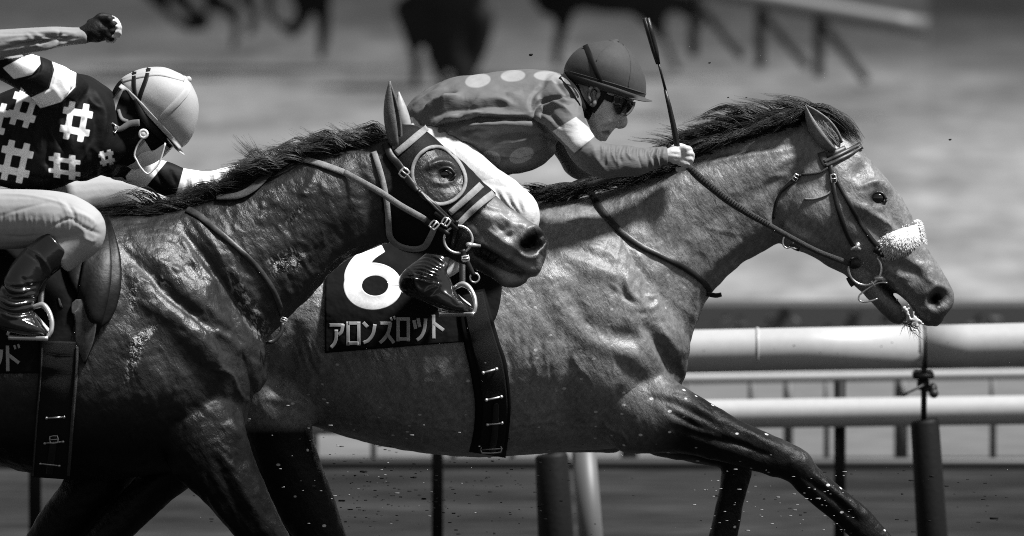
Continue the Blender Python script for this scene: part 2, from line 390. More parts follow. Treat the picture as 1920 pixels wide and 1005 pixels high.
M = dict(
    rail=mat('rail_paint', .38, .42, noise=[(3, .05), (40, .05)]), post_black=mat('post_foam', .008, .6, .15, bump=(60, .3, .004)), steel_dark=mat('dark_steel', .02, .45, .3),
    post_grey=mat('post_grey', .09, .6), post_pale=mat('post_pale', .09, .5),
    leather=mat('black_leather', .009, .42, .4, bump=[(400, .3, .001), (70, .25, .002)], noise=(40, .4)), leather_worn=mat('worn_leather', .03, .45, .45, bump=[(300, .3, .001), (60, .25, .002)], noise=[(30, .4), (120, .3)]),
    web=mat('webbing', .05, .75, .2, bump=(420, .9, .002), noise=(90, .3)), web_pale=mat('pale_webbing', .20, .7, .3, bump=[(420, .7, .0015)], noise=[(60, .25), (200, .2)]), steel=mat('polished_steel', .72, .32, metal=.75), brass=mat('dull_steel', .4, .35, metal=1),
    sole=mat('boot_sole', .06, .6),
    nylon=mat('hood_nylon', .007, .6, .15, bump=[(600, .6, .0014), (700, .6, .0012, (1, 1, 1), (0, .8, 0)), (25, .3, .006)]), trim=mat('hood_trim', .24, .75, .2, bump=[(300, .5, .001), (40, .3, .003)], noise=[(25, .25), (140, .2)]),
    cloth=mat('saddlecloth_fabric', .006, .85, .1, noise=(30, .3), bump=[(900, .3, .0008), (12, .9, .012), (30, .4, .004)]), number=mat('number_white', .66, .7, .2, noise=[(40, .12), (150, .14)], bump=(700, .2, .0006)), letter=mat('letter_grey', .36, .7, .2, noise=(60, .2)),
    girth=mat('girth_webbing', .006, .75, .2, bump=[(700, 1., .002)]), girth_edge=mat('girth_edge', .004, .7, .1),
    fleece=mat('sheepskin', .6, .95, .05, noise=[(70, .10), (220, .08)]), hair_black=mat('mane_hair', .008, .42, .4, noise=(60, .5)), hair_mid=mat('mane_hair_brown', .035, .42, .5, noise=[(40, .6), (8, .4)]),
    eye=mat('eye', .006, .06, .6, coat=.6), lid=mat('eyelid', .012, .4), hoof=mat('hoof', .03, .5), grass=mat('grass', .09, .7), clod=mat('turf_crumbs', .25, .8), clod_dark=mat('turf_crumbs_dark', .008, .8, .1),
    skin=mat('skin', .5, .42, noise=[(60, .10), (14, .08), (240, .07)], bump=[(220, .3, .002), (700, .2, .0006)], attr=[('lips', .20), ('brow', .06)]), glass=mat('dark_lens', .01, .08, .6, coat=.5),
    helmet1=mat('helmet_cover_grey', .055, .7, .2, noise=[(25, .1), (200, .1)], bump=[(700, .4, .0008), (22, .12, .006)]), helmet2=mat('helmet_cover_pale', .40, .6, .3, noise=[(20, .07), (200, .05)], bump=[(600, .35, .0008), (20, .12, .006)]), band_dark=mat('elastic_black', .006, .6, .2),
    white_cloth=mat('breeches_white', .55, .7, .3, noise=(18, .05), bump=[(900, .15, .0006), (30, .4, .008)]), grey_breeches=mat('breeches_pale_grey', .33, .65, .3, noise=(18, .06), bump=[(900, .15, .0006), (24, .25, .006)]),
    hood_black=mat('neck_warmer', .005, .8, .1, bump=(20, .5, .01)), strap_grey=mat('chin_harness', .11, .6, .3, bump=(300, .3, .001)), white_plastic=mat('white_plastic', .7, .35), glove=mat('black_glove', .006, .6, .25, bump=[(90, .6, .005), (400, .3, .001)]),
    flap=mat('saddle_flap', .006, .42, .16, noise=[(16, .5), (90, .4)], bump=[(40, .3, .004), (200, .2, .001)]), hedge=mat('hedge_leaf', .045, .7),
)
# ------------------------------------------------------------------ ground
def ground_mat(name, v, am, sc, rough=.9, bump=None, stretch=(1, 1, 1)):
    m = mat(name, v, rough, .1); t = m.node_tree; n = t.nodes; L = t.links; b = n['Principled BSDF']; tc = n['Texture Coordinate']
    acc = None
    for s_, a_ in zip(sc, am):
        mp = n.new('ShaderNodeMapping'); mp.inputs['Scale'].default_value = stretch
        x = n.new('ShaderNodeTexNoise'); x.inputs['Scale'].default_value = s_; x.inputs['Detail'].default_value = 5
        L.new(tc.outputs['Object'], mp.inputs[0]); L.new(mp.outputs[0], x.inputs['Vector'])
        r = n.new('ShaderNodeMapRange'); L.new(x.outputs['Fac'], r.inputs[0]); r.inputs[1].default_value = .3; r.inputs[2].default_value = .7; r.inputs[3].default_value = 1-a_; r.inputs[4].default_value = 1+a_
        q = n.new('ShaderNodeMath'); q.operation = 'MULTIPLY'; L.new(r.outputs[0], q.inputs[0])
        if acc is None: q.inputs[1].default_value = v
        else: L.new(acc, q.inputs[1])
        acc = q.outputs[0]
        if bump:
            bp = n.new('ShaderNodeBump'); bp.inputs['Strength'].default_value = .6; bp.inputs['Distance'].default_value = bump; L.new(x.outputs['Fac'], bp.inputs['Height']); L.new(bp.outputs[0], b.inputs['Normal'])
    cc = n.new('ShaderNodeCombineColor'); [L.new(acc, cc.inputs[i]) for i in range(3)]; L.new(cc.outputs[0], b.inputs['Base Color']); return m
def slab(name, x0, x1, y0, y1, z, m):
    g = G(); g.add([(x0, y0, z), (x1, y0, z), (x1, y1, z), (x0, y1, z)], [(0, 1, 2, 3)]); o = g.obj(name, m, None, False); tag(o, kind='structure'); return o
slab('ground', -900, 900, -200, 1500, 0, ground_mat('far_turf', .035, (.3, .3), (.05, .4)))
slab('racing_turf', -60, 60, -60, 9.0, .004, ground_mat('racing_turf_mat', .02, (.6, .5), (2.2, 14), bump=.03, stretch=(.35, 1, 1)))
slab('service_path', -60, 60, 9.05, 12.7, .006, ground_mat('path_sand', .12, (.12, .15), (.7, 5)))
def track_mat(name, far, near):
    """harrowed sand that gets darker away from the rail, with broad streaks"""
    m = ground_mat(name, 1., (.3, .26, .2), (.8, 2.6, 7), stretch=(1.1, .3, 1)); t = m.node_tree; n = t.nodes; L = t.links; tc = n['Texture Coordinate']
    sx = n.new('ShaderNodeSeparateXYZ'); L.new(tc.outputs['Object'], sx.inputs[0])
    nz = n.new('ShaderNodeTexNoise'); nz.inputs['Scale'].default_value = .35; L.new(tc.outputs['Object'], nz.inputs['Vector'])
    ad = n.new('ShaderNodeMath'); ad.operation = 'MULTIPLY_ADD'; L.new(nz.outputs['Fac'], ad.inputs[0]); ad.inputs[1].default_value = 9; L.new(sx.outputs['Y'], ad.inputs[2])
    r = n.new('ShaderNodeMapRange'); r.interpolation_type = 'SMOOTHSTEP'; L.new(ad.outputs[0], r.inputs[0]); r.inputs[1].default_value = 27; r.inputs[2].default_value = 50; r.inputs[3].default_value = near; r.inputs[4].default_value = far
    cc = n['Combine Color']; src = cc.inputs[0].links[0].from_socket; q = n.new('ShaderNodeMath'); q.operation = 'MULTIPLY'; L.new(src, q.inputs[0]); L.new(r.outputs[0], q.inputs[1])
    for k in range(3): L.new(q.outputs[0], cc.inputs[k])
    return m
def strip(name, P, m):
    g = G(); g.add([(x, y, .008) for x, y in P], [tuple(range(len(P)))]); tag(g.obj(name, m, None, False), kind='structure')
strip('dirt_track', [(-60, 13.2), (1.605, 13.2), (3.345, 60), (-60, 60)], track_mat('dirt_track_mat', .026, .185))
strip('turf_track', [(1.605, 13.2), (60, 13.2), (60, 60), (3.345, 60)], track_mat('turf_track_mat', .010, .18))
# ------------------------------------------------------------------ low hedge
g = G(); rr_ = random.Random(3)
for i in range(5200):
    x = rr_.uniform(-4, 7); y = rr_.uniform(12.75, 13.15); z = rr_.uniform(.0, .25)
    a = rr_.uniform(0, 6.28); s_ = rr_.uniform(.02, .05); q = Vector((math.cos(a), math.sin(a), rr_.uniform(-.5, .9))).normalized()*s_
    p = Vector((x, y, z)); r = Vector((-q.y, q.x, rr_.uniform(-.02, .02)))*.6
    g.add([p, p+q*.6+r, p+q*1.4, p+q*.6-r], [(0, 1, 2, 3)])
g.box((1.5, 12.95, .14), (11, .30, .26))
tag(g.obj('hedge', M['hedge'], None, False), 'low dark clipped hedge running along behind the white rails', 'hedge')
# ------------------------------------------------------------------ rails beside the track
def rail_line(g, p0, p1, r, n=28):
    g.tube([Vector(p0).lerp(Vector(p1), t) for t in np.linspace(0, 1, 12)], r, n)
RY = 3.0
def zat(px, py, y): return W(px, py, y)
fence = thing('rail_fence', 'thick white plastic running rail nearest the horses with black padded posts', 'rail fence', None)
g = G(); rail_line(g, zat(-700, 699, RY), zat(1727, 650, RY), 40.5*mpp(RY)); rail_line(g, zat(1737, 650, RY), zat(2600, 630, RY), 40.5*mpp(RY))
g.obj('rail', M['rail'], fence)
g = G(); rs = random.Random(9)
for i in range(26):
    px = rs.uniform(1280, 1920); t = (px+700)/3300; cyy = 699-69*t; a = rs.uniform(-.3, .9); s_ = rs.uniform(.0012, .0042)*(1.6 if rs.random() < .1 else 1)*.8
    p = W(px, cyy+40.5*a*.97, RY); p = p+Vector((0, -40.5*mpp(RY)*math.sqrt(max(0, 1-a*a))+.001, 0)); g.ball(p, (s_*rs.uniform(1, 2.2), s_*.4, s_), 4)
g.obj('mud_splashes', M['clod_dark'], fence)['kind'] = 'stuff'
for px in (1420, 1726):
    t = (px+700)/3300; g = G(); g.tube([W(px-2.5, 699-69*t, RY), W(px+2.5, 699-69*t, RY)], 41.4*mpp(RY), 40); g.obj('coupling', M['rail'], fence)
for px, top in ((1737, 787), (1037, 850)):
    lean = 22 if px > 1500 else 10
    p = thing_none = None
    g = G(); w0 = (27 if px > 1500 else 31)*mpp(RY)
    P = [W(px-4, top, RY), W(px-3, top+6, RY), W(px+lean*.5, 1005, RY), W(px+lean, 1240, RY)]; P.append(Vector((P[-1].x, RY, 0)))
    g.tube(P, [w0*.9, w0, w0*1.08, w0*1.15, w0*1.15], 28)
    post = g.obj('post', M['post_black'], fence)
    g = G(); ry = RY-.0
    g.tube([W(px-4, 600 if px > 1500 else 640, RY), W(px-5, top+10, RY)], 5.5*mpp(RY), 12)
    g.obj('post_rod', M['steel_dark'], post)
    if px > 1500:
        g = G(); c = W(px-6, 703, RY); g.box(c, (.062, .09, .020), bev=.004); g.box(c+Vector((0, 0, -.028)), (.035, .06, .03), bev=.004)
        g.box(W(px+12, 730, RY-.02), (.022, .05, .035), bev=.005); g.tube([W(px-4, 730, RY-.03), W(px+20, 730, RY-.03)], .008, 10); g.ball(W(px+14, 738, RY-.04), .014, 8)
        g.tube([W(px-5, 722, RY-.05), W(px-32, 735, RY-.05), W(px-46, 742, RY-.05)], [.004, .003, .004], 8)
        g.obj('bracket', M['steel_dark'], fence)
        # joint sleeve between two rail lengths
        g = G(); g.tube([zat(1729, 650, RY), zat(1736, 650, RY)], 36*mpp(RY), 24); g.obj('rail_joint', M['post_pale'], fence)
g = G(); P = [W(1095, 845, RY+.5), W(1108, 1005, RY+.5), W(1118, 1200, RY+.5)]; P.append(Vector((P[-1].x, RY+.5, 0))); g.tube(P, 23*mpp(RY), 24)
tag(g.obj('post', M['post_pale']), 'plain pale grey post standing just right of the black padded post under the belly', 'post')
# second and third fence further back
RB = 5.2
f2 = thing('rail_fence', 'middle white rail fence with slim dark posts seen below the thick rail', 'rail fence', None)
g = G(); rail_line(g, W(-700, 806, RB), W(2600, 759, RB), 27.5*mpp(RB), 24); g.obj('rail', M['rail'], f2)
for px, wd, k in ((1575, 11, 'post_black'), (820, 11, 'post_black'), (65, 12, 'post_black'), (2330, 11, 'post_black')):
    g = G(); a = W(px, 715, RB+.06); g.tube([a, Vector((a.x, RB+.06, 0))], wd*mpp(RB), 16); g.obj('post', M[k], f2)
RC = 8.6
f3 = thing('rail_fence', 'farthest thin white rail fence of narrow grey posts above a dark kick board', 'rail fence', None)
g = G(); rail_line(g, W(-700, 738, RC), W(2600, 692, RC), 9.5*mpp(RC), 16); g.obj('rail', M['rail'], f3)
for px, wd in ((1290, 5), (1410, 7), (1478, 9), (1550, 5), (1690, 13), (1862, 6), (1990, 6), (1180, 16), (960, 5), (850, 5), (700, 5), (590, 6), (420, 6), (300, 6), (120, 6)):
    g = G(); a = W(px, 700, RC+.05); g.tube([a, Vector((a.x, RC+.05, 0))], wd*mpp(RC), 12); g.obj('post', M['post_grey'], f3)
g = G(); c = W(960, 908, RC); g.box((c.x, RC, .02), (14, .05, .04)); g.obj('kick_board', M['steel_dark'], f3)
# white rail with braced legs far behind, top right
RF = 31.0
f4 = thing('braced_rail', 'blurred white rail on braced legs ending in the far upper right background', 'rail fence', None)
g = G(); rail_line(g, W(1100, -60, RF), W(1738, 52, RF), 19*mpp(RF), 16); g.obj('rail', M['post_pale'], f4)
for a, b, c in (((1425, 20), (1425, 125), (1512, 122)), ((1535, 35), (1535, 145), (1622, 148)), ((1300, -5), (1300, 105), (1390, 105))):
    g = G(); p = W(*a, RF); g.tube([p, W(*b, RF)], 9*mpp(RF), 10); g.tube([p, W(*c, RF-.5)], 8*mpp(RF), 10); g.obj('braced_leg', M['post_black'], f4)
# ------------------------------------------------------------------ horses galloping far behind (only their legs reach into the frame)
def far_horse(label, y, body, legs, head):
    t = thing('horse', label, 'horse', None, 'horses galloping far behind')
    g = G(); g.loft(body, y, 4, 20)
    for l in legs: g.limb([(q[0], q[1], q[2]*1.02)+tuple(q[3:]) for q in l], y, 4, 12)
    for l in head: g.limb(l, y, 4, 14)
    s = Sculpt(g, .03, 4); s.attr = dict(); o = s.obj('body', M['far_coat'], t)
    g = G(); x, yy = head[0][1][:2]
    for k in range(14):
        a = head[0][0]; b = head[0][1]; q = k/13; px = a[0]+(b[0]-a[0])*q; py = a[1]+(b[1]-a[1])*q-30
        hair(g, None, [(px, py), (px-30, py-8), (px-62, py+6)], y, 0, .02)
    g.obj('mane', M['hair_black'], t); return t
M['far_coat'] = mat('far_coat', .014, .7, .1)
bd = lambda x, b, s=1: [(x-190*s, b-170*s, x-190*s, b-80*s, .2), (x-120*s, b-200*s, x-120*s, b-40*s, .3), (x, b-190*s, x, b-14*s, .3), (x+110*s, b-210*s, x+130*s, b-24*s, .25), (x+180*s, b-160*s, x+190*s, b-60*s, .15)]
hd = lambda x, b, s=1: [[(x+150*s, b-140*s, 55*s), (x+220*s, b-200*s, 42*s), (x+290*s, b-240*s, 32*s)], [(x+290*s, b-250*s, 34*s), (x+330*s, b-205*s, 28*s), (x+370*s, b-150*s, 18*s)]]
far_horse('blurred dark horse farthest left in the background with its legs folded', 35, bd(330, -40), [
    [(230, -90, 40), (294, 0, 13), (318, 27, 9), (338, 44, 9), (362, 52, 10)], [(300, -90, 42), (340, 0, 14), (368, 30, 12), (382, 44, 16)],
    [(380, -80, 40), (400, 2, 16), (432, 16, 13), (443, 45, 9), (438, 88, 9)], [(440, -80, 40), (466, 0, 13), (479, 30, 9), (466, 66, 9)]], hd(330, -40))
far_horse('blurred dark horse left of centre in the background with one straight foreleg', 36, bd(560, -60), [
    [(540, -90, 40), (565, 0, 17), (562, 46, 12), (546, 60, 11), (522, 42, 9)], [(590, -90, 44), (604, 0, 18), (608, 54, 13), (602, 106, 10)],
    [(470, -90, 30), (500, -20, 12), (505, 30, 8)], [(430, -100, 30), (420, -40, 12), (440, -10, 9)]], hd(560, -60))
far_horse('blurred dark horse above the crouching rider with bunched legs', 34, [(750, -120, 765, -30, .2), (780, -160, 795, 15, .3), (830, -160, 835, 40, .35), (880, -150, 885, 25, .3), (915, -120, 912, -15, .2)], [
    [(775, 20, 38), (772, 75, 14), (780, 120, 10), (778, 162, 9)], [(800, 30, 30), (805, 80, 12), (822, 135, 10), (838, 165, 9)], [(840, 40, 40), (850, 100, 22), (868, 140, 16), (872, 170, 14)], [(900, 30, 30), (903, 75, 18), (890, 120, 12), (878, 150, 9)]], hd(800, 0, .9))
far_horse('blurred dark horse right of centre in the background reaching a leg forward', 35, bd(1150, 40, .95), [
    [(1060, -40, 40), (1058, 30, 17), (1048, 75, 11), (1044, 122, 9)], [(1225, -20, 40), (1270, 5, 20), (1295, 22, 15), (1318, 44, 11)], [(1215, 10, 34), (1242, 70, 10), (1256, 100, 8), (1272, 136, 8)], [(1020, -50, 40), (1005, -10, 14), (1025, 25, 9)]], hd(1150, 40))
# ------------------------------------------------------------------ the two racehorses
def ear_mesh(g, base, tip, wpx, y, dy, openv, wm=1.0):
    """cupped ear: half tube that narrows to the tip"""
    A = W(*base, y); B = W(*tip, y+dy); ax = (B-A); o = Vector(openv).normalized(); o = (o-ax.normalized()*o.dot(ax.normalized())).normalized(); l = ax.normalized().cross(o)
    R = []; wr = wpx*mpp(y)
    for i in range(15):
        u = i/14; r = wr*(math.sin(math.pi*min(1, .22+u*.78))**.75)*(1 if u < .5 else 1-.15*(u-.5))
        r = max(r, .0025); c = A+ax*u-o*r*.25*u
        out = []; inn = []
        for k in range(17):
            a = math.radians(-135+270*k/16); d = (-o*math.cos(a)+l*math.sin(a)*wm)
            out.append(c+d*r); inn.append(c+d*max(r-.006, .0006))
        R.append(out+inn[::-1])
    g.rings(R)
# ---- the leading horse (right), race line y = 0
g = G()
g.loft([(330,480,330,700,.20), (400,425,420,760,.27), (480,402,500,772,.29), (560,402,580,795,.30), (640,410,650,818,.31), (720,420,720,836,.32), (800,422,800,850,.32), (900,402,900,856,.31), (980,386,990,852,.29), (1050,370,1080,844,.265), (1110,368,1165,836,.25), (1150,390,1240,800,.23), (1180,450,1280,715,.19)], 0, n=56, round_end=(.5, .25))
g.limb([(1120,560,130,0,.22), (1190,620,100,0,.225), (1225,655,76,0,.2), (1240,690,52,0,.15)], 0)
g.loft([(1010,372,1180,760,.21), (1080,366,1270,690,.18), (1150,344,1305,612,.15), (1220,312,1322,572,.128), (1290,280,1345,540,.115), (1350,258,1385,499,.105), (1410,240,1428,473,.098), (1460,228,1458,456,.09), (1500,218,1475,448,.082), (1530,220,1495,430,.072)], 0, n=48)
g.loft([(1515,210,1468,335,.066), (1560,233,1456,400,.084), (1604,270,1462,453,.100), (1642,313,1505,470,.108), (1668,345,1545,493,.098), (1690,374,1580,512,.082), (1715,418,1620,526,.066), (1740,468,1662,541,.058), (1767,510,1694,560,.056), (1787,546,1716,590,.058), (1786,572,1734,611,.047), (1770,594,1752,611,.028)], 0, n=48, round_end=(.5, .5))
g.limb([(1600,503,20,0,.05), (1636,541,21,0,.04), (1662,568,20,0,.034), (1680,588,19,0,.032), (1688,594,15,0,.028)], 0)
g.limb([(1486,420,40,0,.08), (1510,435,36,0,.09), (1540,450,30,0,.085)], 0)
NEARY, FARY = -.165, .15
g.loft([(1215,655,1110,800,.10,-.10), (1255,700,1165,846,.095,-.14), (1282,722,1225,850,.085,NEARY), (1311,741,1275,850,.075,NEARY), (1355,769,1325,860,.064,NEARY), (1398,794,1370,870,.056,NEARY), (1450,817,1412,882,.049,NEARY), (1486,833,1445,893,.047,NEARY), (1515,850,1477,903,.046,NEARY), (1534,876,1500,924,.040,NEARY), (1577,915,1541,957,.034,NEARY), (1624,952,1580,992,.032,NEARY), (1672,1006,1622,1040,.031,NEARY), (1725,1062,1680,1092,.034,NEARY), (1760,1100,1712,1130,.038,NEARY), (1800,1128,1740,1172,.035,NEARY)], 0, n=40)
g.limb([(1180,770,70,.08,.09), (1260,815,46,.12,.075), (1330,835,38,FARY,.06), (1378,850,33,FARY,.05), (1381,880,29,FARY), (1371,930,26,FARY), (1357,1000,26,FARY), (1340,1070,25,FARY), (1310,1120,28,FARY), (1270,1150,22,FARY)], 0)
g.limb([(1060,815,34,.05), (1100,825,24,.08), (1150,822,26,.09)], 0)
g.loft([(600,660,400,650,.13,-.12), (596,750,420,760,.13,-.13), (585,800,455,820,.11,-.13), (598,855,480,890,.09,-.13), (616,905,505,945,.075,-.13), (637,968,545,1000,.06,-.13), (655,1015,590,1045,.05,-.13), (690,1090,640,1110,.045,-.13), (720,1170,680,1175,.035,-.13)], 0)
g.limb([(420,650,110,.12), (470,790,75,.13), (520,900,50,.13), (560,1010,36,.13), (590,1110,30,.13)], 0)
R = Sculpt(g, .0045, 14)
def local_smooth(S, c, r, it):
    P = PX(S.V); S.smooth(it, np.exp(-(((P-np.array(c))/r)**2).sum(1)))
local_smooth(R, (1240,720), 55, 60); local_smooth(R, (1180,790), 50, 40); local_smooth(R, (540,770), 40, 30)
R.noise(1.4, .22, 3); R.noise(.9, .07, 31); R.noise(.4, .03, 32)
SR = [
 # shoulder and upper arm
 ([(1015,430),(1060,455),(1110,480),(1165,512)], 13, -5), ([(1040,470),(1095,496),(1140,512),(1178,540)], 20, 10), ([(1100,455),(1180,490),(1240,540)], 22, 6), ([(1088,440),(1150,470),(1215,520)], 8, -4),
 ([(1066,560),(1095,604),(1140,630),(1178,634),(1200,622)], 19, -13), ([(1030,540),(1070,590),(1115,628),(1165,655),(1205,680)], 22, 11), ([(1000,520),(1040,520),(1080,530)], 24, 6),
 ([(1208,598),(1232,640),(1262,685),(1277,712)], 12, -15), ([(1250,600),(1275,640),(1282,690)], 22, 7), ([(1232,610),(1258,650)], 9, 3),
 ([(1160,518),(1168,550),(1190,572)], 6, -5), ([(1172,515),(1180,548),(1204,568)], 6, 5), ([(1195,570),(1220,578),(1236,566)], 5, 4), ([(1190,584),(1215,590)], 4, -4), ([(1205,556),(1230,556)], 4, 3), ([(1180,500),(1196,520),(1200,545)], 6, 3),
 ([(1130,720)], 70, 12), ([(1080,650),(1058,730),(1070,800),(1110,830)], 20, -8), ([(1140,660),(1190,700),(1225,735)], 16, -5), ([(1040,640),(1030,720)], 26, 6),
 ([(1215,745),(1268,757),(1318,782),(1352,800)], 7, -5), ([(1235,735),(1290,756),(1345,786)], 9, 3), ([(1246,765),(1300,796),(1352,810)], 6, -4.5), ([(1240,776),(1290,806),(1345,822)], 9, 3), ([(1262,800),(1330,822),(1400,838)], 6, -6), ([(1345,813),(1410,842),(1450,858)], 5, -6), ([(1355,785),(1420,820),(1470,846)], 8, 4), ([(1330,835),(1400,858),(1440,875)], 7, 4),
 ([(1480,860),(1500,880)], 12, 2), ([(1505,895),(1560,935),(1610,980)], 5, -5), ([(1520,885),(1570,925),(1620,968)], 6, 4),
 ([(1135,792),(1148,806),(1168,812)], 3, 4), ([(1168,812),(1180,832)], 3, 3),
 # neck
 ([(1452,435),(1400,470),(1345,512),(1305,570)], 13, -9), ([(1420,440),(1360,480),(1310,530),(1285,600)], 15, 6), ([(1490,320),(1420,360),(1350,410),(1270,450)], 16, -5), ([(1470,290),(1400,310),(1330,340),(1250,380)], 30, 5), ([(1432,340),(1455,330),(1480,328)], 5, 4), ([(1440,330),(1470,305),(1500,290)], 9, 5), ([(1290,470),(1250,500),(1215,520)], 14, 4), ([(1292,300),(1360,288),(1430,278),(1495,268)], 7, -6), ([(1300,310),(1400,292),(1490,276)], 6, 3),
 ([(1300,560),(1292,600),(1284,640)], 5, -4), ([(1310,545),(1303,590),(1293,640)], 5, 4), ([(1220,470),(1240,480),(1262,490)], 4, 3), ([(1278,446),(1294,452),(1305,466)], 4, 3), ([(1180,415),(1230,420)], 20, -3),
 # head
 ([(1498,318),(1470,360),(1456,400),(1462,445)], 11, -17), ([(1520,400)], 50, 10), ([(1475,415),(1490,440),(1525,460)], 16, 6), ([(1530,335),(1560,360)], 20, -5), ([(1596,405),(1640,430),(1668,460)], 9, -6), ([(1600,380),(1650,410),(1688,440)], 7, 7), ([(1620,395),(1680,470)], 26, -3),
 ([(1612,322)], 15, -10), ([(1616,350),(1634,342),(1654,346),(1668,362)], 6, 9), ([(1622,384),(1645,392),(1662,384)], 5, 4), ([(1643,370)], 11, -8), ([(1606,285),(1626,310),(1634,335)], 5, 4), ([(1640,310),(1650,335),(1672,360),(1690,390)], 6, 4), ([(1668,380),(1674,410),(1680,430)], 6, -4), ([(1655,392),(1664,408),(1672,432)], 4, 4),
 ([(1660,490),(1700,505),(1745,520)], 12, -5), ([(1690,480),(1728,500),(1755,522)], 8, 4), ([(1665,512),(1700,528),(1720,560)], 7, 4), ([(1645,512),(1690,524),(1712,532)], 4, -3), ([(1650,520),(1690,545)], 4, -3),
 ([(1750,566),(1764,556)], 12, -34, 0), ([(1741,548),(1757,538),(1776,545),(1783,563),(1772,582)], 6, 6), ([(1741,548),(1738,565),(1750,584)], 6, 6), ([(1758,536),(1735,520),(1722,500)], 6, 4),
 ([(1650,530),(1676,554),(1700,576),(1710,590)], 5, -16), ([(1664,522),(1692,548),(1722,578),(1730,598)], 6, 6), ([(1650,545),(1668,566)], 9, -4), ([(1730,585),(1748,602)], 6, -3),
 ([(1560,470),(1600,490),(1640,520)], 12, -3), ([(1500,300)], 20, -6), ([(1545,290),(1560,305)], 10, -4),
 # barrel and flank
 ([(612,650),(600,690),(575,735)], 10, 7), ([(640,665),(600,700),(580,740)], 16, -4), ([(560,600),(545,680),(520,740)], 22, -10), ([(500,745),(560,755),(600,775)], 9, 8), ([(510,700),(525,730)], 18, -8), ([(590,690),(596,720)], 6, -5),
 ([(560,640),(580,700)], 3, 3), ([(575,635),(592,690)], 3, 3), ([(548,650),(565,700)], 3, 3), ([(588,640),(603,680)], 3, 3), ([(570,640),(586,695)], 3, -3),
]
rd = random.Random(8)
for k in range(7):
    x = 690+k*34+rd.uniform(-6, 6); SR.append(([(x, 660+rd.uniform(-20, 30)), (x+4, 720), (x-8, 790)], 9, rd.uniform(.6, 2)))
for k in range(12):
    x = 955+k*11+rd.uniform(-5, 5); y_ = 600+rd.uniform(-10, 50); ln = rd.uniform(50, 120); SR.append(([(x+8, y_), (x+rd.uniform(-3, 4), y_+ln*.4), (x+8+rd.uniform(-5, 5), y_+ln*.75), (x-2, y_+ln)], rd.uniform(2.6, 4.5), rd.choice((1.8, 1.3, -1.4))))
for k in range(46):     # small creases of skin and veins over neck, shoulder and forearm
    x, y_ = rd.uniform(1020, 1400), rd.uniform(420, 640); x = x if x < 1290 or y_ < 520 else x-160; a = rd.choice((.6, .75, 2.3, .5)); ln = rd.uniform(14, 40)
    SR.append(([(x, y_), (x+ln*.5*math.cos(a)+rd.uniform(-3, 3), y_+ln*.5*math.sin(a)), (x+ln*math.cos(a), y_+ln*math.sin(a))], rd.uniform(2.4, 5), rd.choice((1.6, -1.6, 1.2))))
SR = [(q[0], q[1], q[2]*(1.3 if q[1] > 5 else 1.1))+tuple(q[3:]) for q in SR]
def creases(out, n, poly, ang, ln, wd, amp, seed):
    r_ = random.Random(seed); amp = amp*(.42 if seed < 10 else .7); n = int(n*(.6 if seed < 10 else .85)); A = np.array(poly, float); lo, hi = A.min(0), A.max(0)
    while n > 0:
        x, y_ = r_.uniform(lo[0], hi[0]), r_.uniform(lo[1], hi[1])
        if sdf_poly(np.array([[x, y_]]), poly)[0] > 0: continue
        a = r_.gauss(*ang); l = r_.uniform(*ln); c_, s_ = math.cos(a), math.sin(a); k = r_.uniform(-.25, .25)*l
        out.append(([(x-l*.5*c_, y_-l*.5*s_), (x-k*s_*.5, y_+k*c_*.5), (x+l*.5*c_, y_+l*.5*s_)], r_.uniform(*wd), r_.uniform(.5, 1)*amp*r_.choice((1, -.65)))); n -= 1
creases(SR, 150, [(1010,420),(1120,380),(1300,560),(1290,690),(1200,680),(1040,600)], (.75, .35), (16, 60), (3, 7), 2.6, 1)
creases(SR, 90, [(1000,560),(1180,640),(1220,760),(1120,830),(960,830),(960,620)], (1.1, .5), (14, 50), (3, 7), 2.2, 2)
creases(SR, 130, [(1110,370),(1290,300),(1500,270),(1455,440),(1330,540),(1260,480)], (.55, .5), (14, 50), (3, 7), 2.4, 3)
creases(SR, 70, [(620,660),(880,650),(890,840),(700,830)], (.15, .3), (20, 70), (3, 8), 1.8, 4)
creases(SR, 60, [(1240,730),(1320,745),(1480,840),(1500,890),(1300,850)], (.5, .15), (24, 80), (3, 6), 3, 5)
creases(SR, 50, [(1600,370),(1690,380),(1770,520),(1700,560),(1640,500)], (.9, .3), (12, 40), (2.5, 5), 2.4, 6)
creases(SR, 40, [(1480,330),(1600,300),(1640,450),(1560,490),(1480,450)], (.9, .5), (14, 40), (3, 7), 1.8, 7)
creases(SR, 60, [(500,560),(610,560),(610,760),(500,740)], (1.0, .25), (20, 60), (2.6, 5), 2.6, 8)
def vein(out, P_, wd, amp, seed):
    r_ = random.Random(seed); Q = catmull(P_, 4); out.append(([(x+r_.gauss(0, 2.2), y_+r_.gauss(0, 2.2)) for x, y_ in Q], wd, amp))
for k, (P_, wd, amp) in enumerate((([(1130,400),(1160,450),(1150,500),(1180,560)], 3, 2.6), ([(1160,450),(1200,480),(1210,520)], 2.8, 2.2), ([(1060,640),(1090,690),(1120,740),(1110,790)], 3, 2.4), ([(960,800),(1020,790),(1080,800),(1140,794)], 3.2, 2.4), ([(1230,760),(1280,780),(1340,806),(1400,836)], 2.8, 2.4), ([(1300,400),(1340,430),(1390,440)], 3, 2), ([(1606,440),(1640,462),(1660,500),(1700,520)], 2.6, 2.4), ([(1626,290),(1636,320),(1640,345)], 3, 3), ([(1676,380),(1700,430),(1712,470)], 2.6, 2.4), ([(720,780),(800,800),(870,806)], 3, 1.8), ([(1240,620),(1262,650),(1284,660)], 2.6, 2.2))):
    vein(SR, P_, wd, amp, 60+k)
R.strokes(SR); R.smooth(1)
P = PX(R.V)
def soft(P, poly, w): return np.clip(.5-sdf_poly(P, poly)/w, 0, 1)
